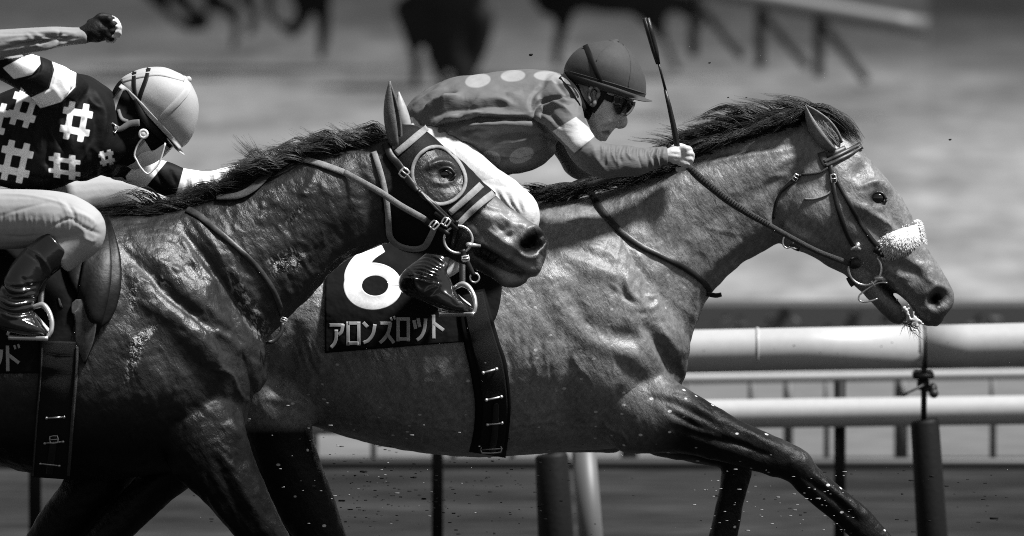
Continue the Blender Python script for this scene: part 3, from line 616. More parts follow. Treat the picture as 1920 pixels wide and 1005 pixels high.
pts = np.maximum.reduce([soft(P, [(1300,690),(1420,760),(1900,1100),(1600,1250),(1180,1250),(1300,900),(1220,850)], 240), soft(P, [(380,810),(575,806),(604,860),(760,1250),(300,1250)], 30), soft(P, [(1735,520),(1800,530),(1800,640),(1650,640),(1640,585),(1700,570)], 40)*.35])
pts = np.maximum(pts, np.exp(-((P[:, 0]-1757)**2+(P[:, 1]-562)**2)/14.**2)); pts = np.maximum(pts, np.exp(-((P[:, 0]-1643)**2+(P[:, 1]-372)**2)/16.**2)*.8)  # nostril recess shade put into the coat colour; dark skin round the eye
pts = np.maximum(pts, np.exp(-(segdist(P, [(1652,532),(1676,554),(1700,578),(1708,592)])[0]/6.)**2)*.9)  # shade of the mouth slit painted along its groove
R.attr['points'] = np.clip(pts*1.5, 0, 1)
R.attr['wet'] = np.maximum(soft(P, [(560,530),(612,560),(610,600),(560,600)], 40)*.5, soft(P, [(690,655),(760,650),(765,668),(700,678)], 12))
R.attr['pale'] = np.maximum(np.exp(-(segdist(P, [(1644,318),(1662,342)])[0]/5.)**2)*(R.V[:, 1] < .03), 0)*0
R.attr['mud'] = np.clip((P[:, 1]-380)/420, .15, 1)
M['bay'] = coat_mat('bay_coat', .15, .006, .40, .55, specks=26, bk=.75)
M['dark_bay'] = coat_mat('dark_bay_coat', .017, .004, .38, .5, bk=.75)
hr = thing('racehorse', 'bay racehorse in front with a white sheepskin noseband and number 6 cloth', 'horse', None, 'racehorses at full gallop')
body_r = R.obj('body', M['bay'], hr); bvR = R.bvh()
# eye, ear, mane
g = G(); y = cast([bvR], 1644, 372); g.ball(W(1645, 371, y+.005), (.021, .016, .0175), 14); eo = g.obj('eye', M['eye'], hr)
g = G(); g.tube([W(x_, y_, y-.004) for x_, y_ in catmull([(1630,373),(1640,362),(1654,362),(1662,374)], 4)], .0035, 8); g.tube([W(x_, y_, y-.003) for x_, y_ in catmull([(1630,374),(1642,383),(1656,382),(1663,375)], 4)], .003, 8); g.obj('eyelid', M['lid'], eo)
g = G(); ear_mesh(g, (1567,276), (1511,197), 24, -.062, -.02, (.55, -.8, .45)); g.obj('ear', M['bay_ear'] if 'bay_ear' in M else mat('bay_ear', .17, .6, bump=(300, .4, .002), noise=(50, .4)), hr)
rd = random.Random(41); g = G()
for k in range(90):
    x, y_ = 1562+rd.uniform(-9, 12), 268+rd.uniform(-10, 8); hair(g, None, [(x, y_), (x-12+rd.uniform(-5, 5), y_-16), (x-24+rd.uniform(-6, 6), y_-34)], -.075-rd.uniform(0, .012), -.008, .0009, 3, 6)
g.obj('ear_hair', mat('ear_hair', .2, .5), hr)
g = G(); ear_mesh(g, (1572,262), (1540,200), 20, .045, .02, (.75, .62, .2)); g.obj('ear', M['lid'], hr)
def crestpt(C, t):
    f = t*(len(C)-1); k = min(int(f), len(C)-2); return C[k]*(1-f+k)+C[k+1]*(f-k)
rd = random.Random(5); g = G(); C = catmull([(1262,318), (1300,292), (1350,271), (1400,255), (1450,239), (1500,222), (1528,212)], 12)
def flow(t): return 22+16*math.sin(3+t*9)+10*math.sin(1+t*23)
for i in range(230):       # body of the mane, blown flat and backwards in parallel locks
    t = rd.random(); p = crestpt(C, t)+np.array([rd.uniform(-5, 5), rd.uniform(-4, 6)]); Lk = rd.uniform(70, 130); lift = rd.random()**1.4; up = flow(t)*lift*(.5+.7*math.sin(math.pi*min(1, .15+t*.95))); k_ = rd.uniform(-4, 8)
    y0 = -.01+rd.uniform(-.035, .03); lockhair(g, [p, p+(-Lk*.22, -up*.7-2), p+(-Lk*.5, -up-2), p+(-Lk*.78, -up*.95+k_*.4+3), p+(-Lk, -up*.75+k_+8)], y0, y0+rd.uniform(-.04, .02), .0011, rd, 16, 7, .25, 1.6)
for t0, n_, upx in ((.12, 9, 40), (.2, 9, 46), (.34, 7, 38), (.62, 10, 40), (.7, 8, 46), (.86, 12, 26), (.95, 8, 30)):        # tufts that stand up in the wind
    for i in range(n_):
        t = min(1, max(0, t0+rd.gauss(0, .02))); p = crestpt(C, t)+np.array([rd.gauss(0, 5), -10.]); Lk = rd.uniform(60, 115); up = upx*rd.uniform(.7, 1.1)
        y0 = rd.uniform(-.03, .02); lockhair(g, [p, p+(-Lk*.25, -up*.45), p+(-Lk*.55, -up*.72), p+(-Lk*.8, -up*.82), p+(-Lk, -up*.92)], y0, y0-.02, .0009, rd, 5, 7, .2, 2)
for i in range(90):        # hair lying on the near side of the crest
    t = rd.random()**.9; p = crestpt(C, t)+np.array([0, rd.uniform(-2, 10)]); Lk = rd.uniform(45, 95); dn = rd.uniform(4, 34)
    lockhair(g, [p, p+(-Lk*.3, -rd.uniform(2, 12)), p+(-Lk*.65, dn*.2), p+(-Lk, dn*.8)], -.045, -.085-rd.uniform(0, .02), .0011, rd, 14, 7, .25, 1.6)
g.obj('mane', M['hair_black'], hr)
g = G(); C = catmull([(1030,366), (1090,354), (1150,340), (1220,326), (1290,304)], 10)
for i in range(120):
    t = rd.random(); p = crestpt(C, t)+np.array([0, rd.uniform(-3, 10)]); Lk = rd.uniform(40, 90); dn = rd.uniform(-8, 22)
    lockhair(g, [p, p+(-Lk*.4, -rd.uniform(0, 6)), p+(-Lk*.75, dn*.5), p+(-Lk, dn)], -.06, -.10, .0010, rd, 12, 9, .4, 2.4)
for i in range(14):
    p = np.array([1030+rd.uniform(-6, 20), 366+rd.uniform(-4, 4.)]); lockhair(g, [p, p+(-24, -12), p+(-44, -18), p+(-60, -22+rd.uniform(-6, 10))], -.03, -.05, .0011, rd, 5, 6, .3, 2)
g.obj('mane', M['hair_black'], hr)
g = G()
for i in range(60):
    p = np.array([1520+rd.uniform(-12, 22), 205+rd.uniform(-5, 6.)]); q = rd.uniform(-5, 8); y0 = rd.uniform(-.03, .05)
    lockhair(g, [p, p+(24, 6+q*.3), p+(56, 30+q), p+(84, 62+q+rd.uniform(-4, 10))], y0, y0+.0, .0010, rd, 14, 8, .5, 2)
g.obj('forelock', M['hair_black'], hr)
# ---- the chasing horse (left), nearer to the camera
LY = -.75
g = G()
g.loft([(-330,470,-330,760,.22), (-250,430,-250,830,.26), (-120,415,-120,855,.29), (-20,420,0,872,.30), (60,425,55,886,.30), (130,410,130,899,.29), (200,396,220,897,.275), (270,394,325,884,.26), (330,398,400,865,.24), (380,420,445,800,.21), (410,480,470,740,.16)], LY, n=56)
g.limb([(300,580,130,0,.25), (365,640,110,0,.25), (397,690,84,0,.22), (412,742,66,0,.18), (420,790,45,0,.12)], LY)
g.loft([(220,396,470,690,.2), (270,392,487,655,.175), (330,382,508,630,.155), (400,360,540,598,.138), (470,332,583,558,.122), (540,300,620,515,.112), (600,280,653,488,.105), (660,268,692,470,.098), (700,258,716,460,.09), (735,254,737,450,.082), (760,260,748,440,.07)], LY, n=48)
g.loft([(745,236,712,420,.066), (775,238,728,450,.086), (802,252,760,468,.100), (838,282,800,472,.108), (870,309,835,478,.102), (899,341,862,482,.086), (926,364,884,478,.07), (953,387,914,482,.062), (981,408,942,496,.058), (1012,431,968,508,.06), (1027,452,988,518,.058), (1027,478,1003,518,.042), (1017,500,1006,516,.02)], LY, n=48)
g.limb([(845,462,22), (895,486,18,0,.04), (930,505,18,0,.034), (952,517,20,0,.033), (968,521,16,0,.03), (980,521,10,0,.024)], LY)
g.loft([(440,730,290,830,.12,-.10), (465,822,322,884,.105,-.13), (476,860,362,920,.09,-.15), (492,900,398,957,.078,-.16), (515,945,430,992,.07,-.16), (540,1000,458,1027,.062,-.16), (575,1070,505,1090,.053,-.16), (592,1110,530,1122,.05,-.16), (600,1180,552,1180,.04,-.16), (604,1260,566,1260,.034,-.16), (610,1340,570,1340,.036,-.16)], LY)
g.loft([(330,830,400,890,.08,.11), (280,872,350,916,.075,.12), (236,915,302,955,.065,.12), (196,957,254,1002,.058,.12), (156,1003,214,1046,.05,.12), (108,1060,160,1092,.046,.12), (80,1100,140,1130,.042,.12), (110,1160,150,1150,.034,.12), (170,1210,195,1185,.032,.12)], LY)
g.loft([(150,850,260,890,.08,.22), (117,903,240,925,.08,.22), (88,945,205,965,.07,.22), (50,1005,150,1020,.06,.22), (10,1080,90,1085,.05,.22), (-20,1150,40,1150,.045,.22)], LY)
g.loft([(-330,560,-180,700,.14,-.12), (-320,700,-170,800,.12,-.13), (-330,800,-220,880,.09,-.13), (-380,900,-310,930,.06,-.13), (-430,1000,-380,1010,.05,-.13)], LY)
Lh = Sculpt(g, .0045, 14); local_smooth(Lh, (823,335), 40, 0); local_smooth(Lh, (420,800), 60, 60); local_smooth(Lh, (320,840), 60, 60); local_smooth(Lh, (300,560), 70, 40); Lh.noise(1.6, .2, 5); Lh.noise(1.0, .07, 51); Lh.noise(.5, .03, 52)
SL = [
 # shoulder blade ridge and neck base groove
 ([(235,470),(280,510),(330,565),(385,605),(420,660)], 12, -12), ([(290,470),(330,520),(375,570),(430,620),(455,670)], 18, 10), ([(240,520),(290,570),(350,610),(395,660),(430,720)], 20, 8), ([(370,555),(400,600),(445,640)], 7, -6), ([(345,430),(390,490),(440,560),(475,620)], 9, -10), ([(360,410),(410,470),(455,540),(490,610)], 11, 5),
 ([(225,480),(245,560),(225,620)], 18, -5), ([(260,600),(300,640),(310,700)], 24, -7), ([(330,640),(370,700),(390,760)], 20, -5), ([(290,720)], 70, 10), ([(395,690),(430,700),(450,740),(476,755)], 3.5, 5), ([(404,680),(420,690)], 3.5, 4), ([(440,640),(462,680),(470,740)], 18, 5), ([(425,790),(452,822)], 12, 8), ([(440,770),(464,826)], 6, -6),
 ([(420,850),(450,910),(490,980)], 9, 5), ([(405,860),(430,920),(465,985)], 7, -5), ([(360,880),(400,930),(440,990)], 10, 4), ([(225,820),(290,850),(330,880)], 16, -6), ([(180,760),(240,790)], 40, 5), ([(140,850),(200,870),(260,880)], 14, 4),
 # neck
 ([(720,468),(660,482),(600,535),(545,592),(500,640)], 14, -8), ([(690,440),(630,470),(570,530),(520,590)], 17, 6), ([(600,380),(540,420),(470,440)], 26, -4), ([(590,330),(570,370),(545,400),(530,410)], 9, 4), ([(680,320),(690,380),(700,440)], 14, -5), ([(450,350),(520,330),(600,300)], 14, -4), ([(640,350),(620,420),(580,470)], 24, 4),
 # head
 ([(770,400)], 46, 8), ([(842,345)], 16, -8), ([(800,316),(820,306),(845,310),(858,325)], 6, 9), ([(808,338),(830,345),(852,340)], 5, 4), ([(832,327)], 10, -8), ([(870,365),(905,400),(940,420)], 8, 6), ([(860,390),(900,430),(930,440)], 9, -6),
 ([(930,400),(960,420),(985,425)], 6, 5), ([(925,415),(950,440),(975,440)], 6, -5), ([(915,430),(940,450),(970,470)], 6, 5), ([(905,440),(930,462)], 5, -4), ([(960,395),(985,415),(1010,432)], 6, 3), ([(900,380),(925,392),(948,398)], 5, 4),
 ([(985,462),(998,455),(1010,448)], 10, -26, 0), ([(998,456)], 16, -8), ([(974,455),(982,437),(1004,430),(1021,440),(1025,462)], 6, 10), ([(974,455),(976,471),(992,482),(1014,480)], 6, 9), ([(935,512),(955,530),(980,526)], 9, 7), ([(925,505),(938,524),(950,536)], 6, 5), ([(985,500),(1004,506),(1012,495)], 7, 6), ([(970,478),(960,492)], 6, -6), ([(1000,430),(980,418)], 6, 4), ([(1018,474),(1012,482),(1000,486)], 4, -5),
 ([(878,462),(918,480),(950,499),(978,512)], 5, -19), ([(886,452),(920,464),(955,484),(990,500)], 6, 6), ([(905,486),(935,500)], 8, -4), ([(940,500),(945,520)], 8, 4), ([(960,510),(980,518)], 4, 3), ([(935,490),(945,510),(940,530)], 5, -4),
]
rd = random.Random(4)
for k in range(26):     # sweat streaks and small folds running down the neck and shoulder
    x = rd.uniform(330, 560); y_ = 400+(560-x)*.12+rd.uniform(-20, 120); ln = rd.uniform(30, 70)
    SL.append(([(x, y_), (x+ln*.35, y_+ln*.5), (x+ln*.55, y_+ln)], rd.uniform(3, 5), rd.choice([-2.2, 2.4])))
creases(SL, 150, [(215,430),(360,400),(500,560),(480,700),(400,640),(260,600)], (.8, .3), (20, 70), (3, 7), 3.2, 11)
creases(SL, 170, [(370,390),(560,300),(700,300),(710,440),(560,560),(500,600)], (.95, .4), (14, 60), (3, 6.5), 3.0, 12)
creases(SL, 90, [(230,600),(420,680),(480,760),(440,860),(250,860)], (1.0, .4), (16, 60), (3, 8), 2.6, 13)
creases(SL, 50, [(905,410),(940,375),(1005,430),(975,445),(960,500),(930,470)], (.5, .35), (12, 38), (2.4, 4.5), 3.4, 14)
creases(SL, 60, [(330,880),(470,850),(560,1020),(450,1020)], (1.0, .12), (30, 90), (3, 7), 3.0, 15)
SL = [(q[0], q[1], q[2]*(1.3 if q[1] > 5 else 1.15))+tuple(q[3:]) for q in SL]
for k, (P_, wd, amp) in enumerate((([(300,650),(330,700),(320,760),(350,800)], 3, 2.6), ([(360,600),(400,640),(410,690),(450,730)], 3, 2.8), ([(250,700),(270,760),(300,790)], 3, 2.2), ([(560,400),(600,430),(610,480)], 3, 2.4), ([(935,405),(960,430),(975,470)], 2.4, 2.6), ([(800,380),(830,420),(850,440)], 2.6, 2.2))):
    vein(SL, P_, wd, amp, 80+k)
Lh.strokes(SL); Lh.smooth(1)
P = PX(Lh.V)
pts = np.maximum.reduce([soft(P, [(-100,820),(60,800),(330,820),(420,790),(500,830),(640,1300),(-60,1300)], 200), np.clip(1.6*np.exp(-(segdist(P, [(985,461),(1010,449)])[0]/13.)**2), 0, 1)])  # leg points reach onto the belly; nostril recess shade put into the colour
Lh.attr['points'] = np.clip(pts*1.5, 0, 1)
Lh.attr['wet'] = np.maximum.reduce([soft(P, [(505,490),(545,470),(575,478),(560,505),(515,515)], 18), soft(P, [(243,640),(268,620),(272,645),(248,700),(234,725),(240,680)], 9), soft(P, [(268,620),(300,600),(292,618),(272,648)], 6)*.8, soft(P, [(430,500),(470,560),(510,620),(490,640),(440,570)], 14)*.6, soft(P, [(240,540),(262,525),(255,580),(243,590)], 8)*.7, soft(P, [(0,655),(65,662),(50,700),(0,705)], 14)*.6, soft(P, [(535,420),(565,380),(572,386),(545,425)], 8)*.6, soft(P, [(285,515),(305,518),(318,535),(300,532)], 5)*.7])  # sweat patches; their glints are painted pale through this mask
Lh.attr['pale'] = np.clip(soft(P, [(895,420),(925,372),(960,390),(1005,425),(975,440),(972,470),(1010,490),(1015,515),(990,522),(950,536),(930,500),(960,488),(925,458)], 30)*.5, 0, 1)*(1-np.clip(1.6*np.exp(-(segdist(P, [(985,461),(1010,449)])[0]/15.)**2), 0, 1))*(1-np.exp(-(segdist(P, [(878,462),(918,480),(950,499),(980,513)])[0]/6.)**2))
Lh.attr['mud'] = np.zeros(len(P))
hl = thing('racehorse', 'dark sweating racehorse in the left foreground wearing a blinker hood', 'horse', None, 'racehorses at full gallop')
Lh.obj('body', M['dark_bay'], hl); bvL = Lh.bvh()
y = cast([bvL], 832, 328); g = G(); g.ball(W(832, 327, y+.009), (.019, .014, .015), 14); eo = g.obj('eye', M['eye'], hl)
g = G(); g.tube([W(x_, y_, y-.004) for x_, y_ in catmull([(815,330),(825,317),(842,315),(853,326)], 4)], .0045, 8); g.tube([W(x_, y_, y-.003) for x_, y_ in catmull([(815,331),(828,340),(843,339),(854,328)], 4)], .0035, 8); g.obj('eyelid', M['lid'], eo)
g = G(); ear_mesh(g, (743,272), (731,152), 17, LY-.055, -.015, (.85, -.35, .1)); g.obj('ear', mat('dark_ear', .10, .5, bump=(300, .4, .002), noise=(50, .4)), hl)
g = G(); ear_mesh(g, (764,258), (748,172), 14, LY+.05, .015, (.85, .35, .1)); g.obj('ear', mat('far_ear', .3, .5, noise=(50, .3)), hl)
rd = random.Random(15); g = G(); C = catmull([(500,322), (530,304), (580,288), (630,274), (680,264), (728,254)], 12)
def flow2(t): return 18+14*math.sin(2+t*11)+8*math.sin(5+t*27)
for i in range(150):
    t = rd.random(); p = crestpt(C, t)+np.array([rd.uniform(-5, 5), rd.uniform(-4, 10)]); Lk = rd.uniform(50, 105); up = flow2(t)*rd.random()**1.2; k_ = rd.uniform(-4, 12); c_ = rd.uniform(-8, 8)
    y0 = LY+rd.uniform(-.06, .03); lockhair(g, [p, p+(-Lk*.22, -up*.9-3), p+(-Lk*.45, -up+c_*.6), p+(-Lk*.7, -up*.7-c_*.5+k_*.5), p+(-Lk, -up*.6+k_)], y0, y0+rd.uniform(-.035, .015), .0011, rd, 13, 7, .3, 3)
for t0, n_, upx in ((.04, 12, 62), (.1, 8, 40), (.3, 6, 34), (.55, 8, 36), (.75, 8, 34), (.9, 6, 30)):
    for i in range(n_):
        t = min(1, max(0, t0+rd.gauss(0, .025))); p = crestpt(C, t)+np.array([rd.gauss(0, 4), -6.]); up = upx*rd.uniform(.6, 1.1); Lk = rd.uniform(35, 75)
        y0 = LY+rd.uniform(-.03, .02); lockhair(g, [p, p+(-Lk*.35, -up*.3), p+(-Lk*.65, -up*.6), p+(-Lk, -up)], y0, y0, .0009, rd, 5, 6, .25, 2.5)
g.obj('mane', M['hair_mid'], hl)
g = G(); C = catmull([(240,402), (300,396), (350,387), (410,364), (470,338), (530,308)], 12)
for i in range(110):
    t = rd.random(); p = crestpt(C, t)+np.array([0, rd.uniform(-4, 8)]); Lk = rd.uniform(50, 110); up = rd.uniform(-2, 12); k_ = rd.uniform(-10, 22)*(1-t*.3)
    y0 = LY+rd.uniform(-.06, .01); lockhair(g, [p, p+(-Lk*.35, -up), p+(-Lk*.7, k_*.4), p+(-Lk, k_)], y0, y0-.02, .0010, rd, 15, 10, .5, 3)
for i in range(16):        # long wisps blown back over the withers
    p = np.array([300+rd.uniform(-20, 40), 397+rd.uniform(-6, 6.)]); Lk = rd.uniform(80, 130); up = rd.uniform(14, 46)
    lockhair(g, [p, p+(-Lk*.3, -up*.8), p+(-Lk*.6, -up), p+(-Lk, -up*.55+rd.uniform(-12, 12))], LY-.02, LY-.10, .0012, rd, 4, 6, .6, 3)
g.obj('mane', M['hair_black'], hl)
# ------------------------------------------------------------------ riders
def ell(cx, cy, rx, ry, rot=0, n=28):
    c, s = math.cos(math.radians(rot)), math.sin(math.radians(rot))
    return [(cx+rx*math.cos(a)*c-ry*math.sin(a)*s, cy+rx*math.cos(a)*s+ry*math.sin(a)*c) for a in np.linspace(0, 2*np.pi, n, endpoint=False)]
def hashes(cx, cy, w_, h_, rot, bar=.2, shear=0):
    out = []
    def rect(x0, y0, x1, y1):
        q = []
        for x, y in ((x0, y0), (x1, y0), (x1, y1), (x0, y1)):
            x += shear*y; c, s = math.cos(math.radians(rot)), math.sin(math.radians(rot)); X, Y = x*w_, y*h_
            q.append((cx+X*c-Y*s, cy+X*s+Y*c))
        return q
    b = bar/2
    for u in (-.24, .24): out += [rect(u-b, -.5, u+b, .5), rect(-.5, u-b*.9, .5, u+b*.9)]
    return out
def multi(P, polys, cond=None):
    d = np.min([sdf_poly(P, q) for q in polys], axis=0)
    return d if cond is None else np.where(cond, d, 50.)
# ================= the leading rider
p1 = thing('person', 'crouching rider in a grey jersey with pale dots, dark grey helmet and tinted goggles', 'person', None)
g = G()      # skin: head, neck, trunk, arms and legs under the clothes
g.loft([(1180,110,1080,100,.05), (1192,150,1066,125,.07), (1191,180,1072,150,.076), (1181,202,1080,172,.076), (1167,219,1086,193,.073), (1157,236,1094,210,.066), (1148,247,1100,226,.058), (1137,258,1106,240,.046), (1126,266,1110,252,.03)], 0, n=40)
g.limb([(1164,213,6,0,.011), (1169,224,7.5,0,.013), (1168,233,7,0,.017), (1160,236,6,0,.016)], 0)
g.limb([(1141,247,6,0,.022), (1138,252,5,0,.02), (1132,259,7,0,.02)], 0)
g.limb([(1095,190,30,0,.06), (1070,180,36,0,.065), (1030,185,40,0,.1)], 0)
g.limb([(790,235,45,0,.12), (870,215,62,0,.13), (960,205,62,0,.14), (1030,195,45,0,.15)], 0)
g.limb([(1035,185,38,-.10), (1060,222,26,-.19), (1080,255,20,-.21), (1108,294,20,-.22), (1150,300,20,-.21), (1200,302,16,-.18), (1236,294,13.5,-.155), (1252,292,13.5,-.15), (1264,291,17,-.15,.018), (1278,292,15,-.147,.017)], 0)
for k, (x0, y0_, x1, y1_, x2, y2_) in enumerate(((1277,280,1292,281,1293,290), (1279,287,1296,290,1295,299), (1278,296,1294,300,1290,308), (1274,304,1288,309,1282,315))):
    g.limb([(x0, y0_, 7.5, -.152), (x0+9, (y0_+y1_)/2-1, 7.2, -.160), (x1, y1_, 6.8, -.158), (x2, y2_, 6.2, -.142), (x2-12, y2_+2, 5.6, -.130)], 0, n=16)
g.limb([(1258,283,8,-.135), (1270,276,7.5,-.125), (1282,277,7,-.12), (1290,283,6,-.122)], 0, n=16)
g.limb([(1030,200,34,.10), (1060,262,20,.15), (1090,318,18,.17), (1160,318,17,.16), (1240,298,14,.13), (1262,294,16,.125), (1282,298,13,.12)], 0)
g.limb([(800,255,44,-.09), (880,325,38,-.20), (960,380,32,-.27), (920,430,26,-.29), (850,490,22,-.33), (800,530,20,-.38), (850,565,16,-.39), (875,578,11,-.39)], 0)
g.limb([(800,255,44,.09), (880,325,38,.20), (960,380,32,.27), (920,430,26,.29), (850,490,22,.33), (800,530,20,.38), (850,565,16,.39), (875,578,11,.39)], 0)
S1 = Sculpt(g, .0026, 8)
S1.strokes([([(1150,200),(1164,212)], 6, -5), ([(1140,222),(1152,228)], 9, 4), ([(1132,236),(1142,243)], 6, -2), ([(1128,249),(1140,249)], 2.2, -4, 0), ([(1150,233),(1148,243)], 3, -2.5), ([(1168,228)], 5, 1.5), ([(1160,233)], 2.6, -3), ([(1154,229),(1153,236)], 2.5, -2),
    ([(1110,235),(1125,245),(1130,255)], 7, 2), ([(1118,215),(1122,235)], 12, -2), ([(1165,200),(1172,206)], 4, 2), ([(1152,232),(1140,236),(1131,244)], 2.2, -2.4), ([(1146,226),(1128,232),(1116,242)], 5, 2.5), ([(1130,214),(1120,222)], 5, -2), ([(1126,190),(1130,205)], 6, -2), ([(1108,200),(1115,216)], 4, 2), ([(1148,212),(1136,214)], 2, -1.4), ([(1146,216),(1134,219)], 2, -1.4), ([(1128,252),(1120,258)], 3, -2), ([(1141,240),(1136,243)], 2.5, 1.5),
    ([(1256,284),(1276,284)], 3, 1.2), ([(1256,292),(1276,294)], 3, 1.2), ([(1258,300),(1272,303)], 3, 1.2), ([(1260,288),(1274,290)], 2, -1), ([(1246,286),(1252,300)], 4, -1.5)])
P = PX(S1.V); S1.attr['lips'] = multi(P, [[(1128,246),(1142,244),(1144,253),(1130,252)]]); S1.attr['brow'] = multi(P, [[(1150,192),(1182,196),(1182,200),(1150,197)]])
S1.obj('body', M['skin'], p1); bvS1 = S1.bvh()
# ear
g = G(); y = cast([bvS1], 1112, 182); E_ = [(1107,190),(1104,178),(1107,166),(1115,163),(1122,168),(1122,178),(1117,186),(1113,197),(1107,196)]
g.tube([W(a, b, y-.012-.004*math.sin(i)) for i, (a, b) in enumerate(catmull(E_, 4))], np.interp(np.linspace(0, 1, 33), [0, .3, .6, .85, 1], [.004, .0052, .0052, .006, .004]), 10)
g.loft([(1112,165,1105,190,.004), (1116,166,1110,194,.006), (1121,170,1115,188,.004)], y-.004, 4, 16)
g.tube([W(a, b, y-.011) for a, b in catmull([(1112,190),(1114,181),(1112,173),(1116,170)], 4)], .0030, 8)
g.obj('ear', M['skin'], p1)
# jersey
M['jersey1'] = mat('jersey_grey', .12, .62, .22, noise=(16, .05), bump=[(900, .2, .0006), (30, .25, .006), (13, .3, .012, (1, 1, 2.2), (0, .5, 0))], attr=[('dot', .25), ('pale', .27), ('band', .5)])
g = G()
g.loft([(752,215,806,262,.10), (782,180,836,284,.15), (834,151,868,300,.175), (891,139,905,310,.185), (952,132,948,322,.19), (1005,131,1000,304,.19), (1040,135,1040,275,.17), (1066,145,1062,238,.13), (1088,160,1080,212,.085)], 0, n=48, round_end=(.4, .15))
g.limb([(1020,175,46,-.08,.09), (1045,196,45,-.14,.075), (1060,225,37,-.19,.06), (1078,253,29,-.21,.048), (1100,284,31,-.225,.048), (1130,300,34,-.222,.048), (1160,302,31,-.21,.044), (1190,302,28,-.19,.04), (1218,298,22,-.17,.032), (1240,294,19,-.158,.028), (1250,293,17,-.153,.026)], 0, round_end=(.8, .2))
g.limb([(1010,190,46,.08,.09), (1040,230,32,.14,.05), (1060,275,24,.16,.04), (1088,312,24,.17,.04), (1150,322,24,.16,.036), (1220,305,18,.135,.028), (1244,298,16,.13,.025)], 0)
g.limb([(940,300,30,.0,.13), (990,290,30,0,.14), (1020,270,26,0,.13)], 0)
J1 = Sculpt(g, .0036, 7)
rd = random.Random(2); S_ = [
  ([(806,242),(876,226),(944,223),(1001,226),(1030,250)], 4, -6), ([(806,236),(876,219),(944,216),(1001,219)], 6, 4), ([(812,252),(880,236),(946,232),(1000,236)], 8, 4),
  ([(1001,226),(1006,200),(1030,185),(1075,180)], 4, -6), ([(1008,232),(1014,205),(1040,192),(1080,188)], 6, 3), ([(1000,215),(996,190),(1010,165),(1040,150)], 5, -3),
  ([(800,205),(830,190),(870,185)], 8, 5), ([(812,218),(850,205),(900,205)], 7, -5), ([(830,228),(870,212),(930,212)], 6, 4), ([(880,190),(930,185),(960,195)], 8, 4), ([(905,200),(950,198)], 6, -4), ([(950,180),(980,170)], 10, 3), ([(930,165),(1000,160)], 8, -3),
  ([(780,195),(800,180),(835,165)], 4, 3), ([(785,205),(815,185),(850,172)], 4, -3), ([(790,215),(820,195),(860,180)], 4, 3), ([(820,240),(835,262),(860,282)], 5, 5), ([(828,240),(850,262),(880,280)], 5, -5), ([(840,240),(868,258),(905,268)], 6, 4), ([(860,240),(900,258)], 8, -4), ([(870,290),(930,270),(990,262)], 12, 5), ([(900,262),(960,250),(1010,255)], 9, -4), ([(960,300),(1000,280),(1036,262)], 5, 4), ([(1020,255),(1040,270)], 6, -4),
  ([(1050,150),(1075,175),(1085,205)], 4, 3), ([(1040,150),(1062,178)], 4, -3), ([(1100,268),(1080,290)], 4, -3), ([(1112,280),(1120,300),(1135,320)], 6, 3)]
for k in range(12):
    x = 1128+k*10; S_.append(([(x, 270+rd.uniform(-2, 3)), (x+rd.uniform(-6, 2), 288), (x+rd.uniform(-2, 8), 306+rd.uniform(-8, 6))], 2.6, rd.choice((2.6, -2.6, 2.0))))
for k in range(5): S_.append(([(1214+k*7, 276), (1210+k*7, 292), (1216+k*7, 312)], 2.6, 2.4 if k % 2 else -2.4))
for k in range(40):   # cloth folds: long across the back, short at the waist and armpit
    z = rd.random()
    if z < .4: x, y_, a, ln = rd.uniform(790, 900), rd.uniform(170, 290), rd.uniform(-.9, -.3), rd.uniform(25, 60)
    elif z < .75: x, y_, a, ln = rd.uniform(840, 1000), rd.uniform(160, 290), rd.uniform(-.35, .15), rd.uniform(30, 80)
    else: x, y_, a, ln = rd.uniform(995, 1060), rd.uniform(160, 230), rd.uniform(.5, 1.3), rd.uniform(18, 40)
    S_.append(([(x, y_), (x+ln*.5*math.cos(a), y_+ln*.5*math.sin(a)+rd.uniform(-4, 4)), (x+ln*math.cos(a), y_+ln*math.sin(a))], rd.uniform(3, 7), rd.choice((2.6, -2.6, 3.2, -2))))
S_ = [(q[0], q[1]*.9, q[2]*2.1)+tuple(q[3:]) for q in S_]
J1.strokes(S_); J1.noise(1.6, .09, 8); J1.noise(.9, .045, 9)
P = PX(J1.V); near = J1.V[:, 1] < -.11
J1.attr['pale'] = .55*(multi(P, [ell(896,151,24,13,-9), ell(962,142,23,11,-4), ell(1025,142,24,9,2), ell(1045,148,13,9,20)]))
J1.attr['band'] = (multi(P, [[(1036,246),(1080,219),(1119,252),(1077,287)]], near))
J1.attr['dot'] = multi(P, [ell(916,300,23,17,-12), ell(978,291,24,14,-22)])
J1.obj('jersey', M['jersey1'], p1)
# breeches
g = G()
g.limb([(775,240,34,0,.12), (800,262,56,-.07,.11), (850,318,58,-.15,.085), (905,362,54,-.22,.075), (950,384,48,-.265,.065), (978,398,34,-.28,.055), (972,425,33,-.285,.05), (925,450,34,-.29,.045), (885,468,32,-.31,.042)], 0)
g.limb([(775,240,34,0,.12), (800,262,56,.07,.11), (850,318,58,.15,.085), (905,362,54,.22,.075), (950,384,48,.265,.065), (978,398,34,.28,.055), (925,450,34,.29,.045), (845,492,31,.34,.04)], 0)
B1 = Sculpt(g, .0038, 8); S_ = []
for k in range(9): S_.append(([(905+k*11, 345+k*4), (925+k*8, 372+k*2), (950+k*5, 396)], 3.2, 2.6 if k % 2 else -2.6))
S_ += [([(985,352),(1000,372),(1004,392),(998,412)], 3.5, 2.6), ([(978,356),(990,375),(994,395)], 3, -2.2), ([(850,290),(900,318),(960,345)], 3, 1.5), ([(880,330),(920,345),(960,352)], 6, -2.5)]
B1.strokes(S_); B1.obj('breeches', M['white_cloth'], p1); bvB1 = B1.bvh()
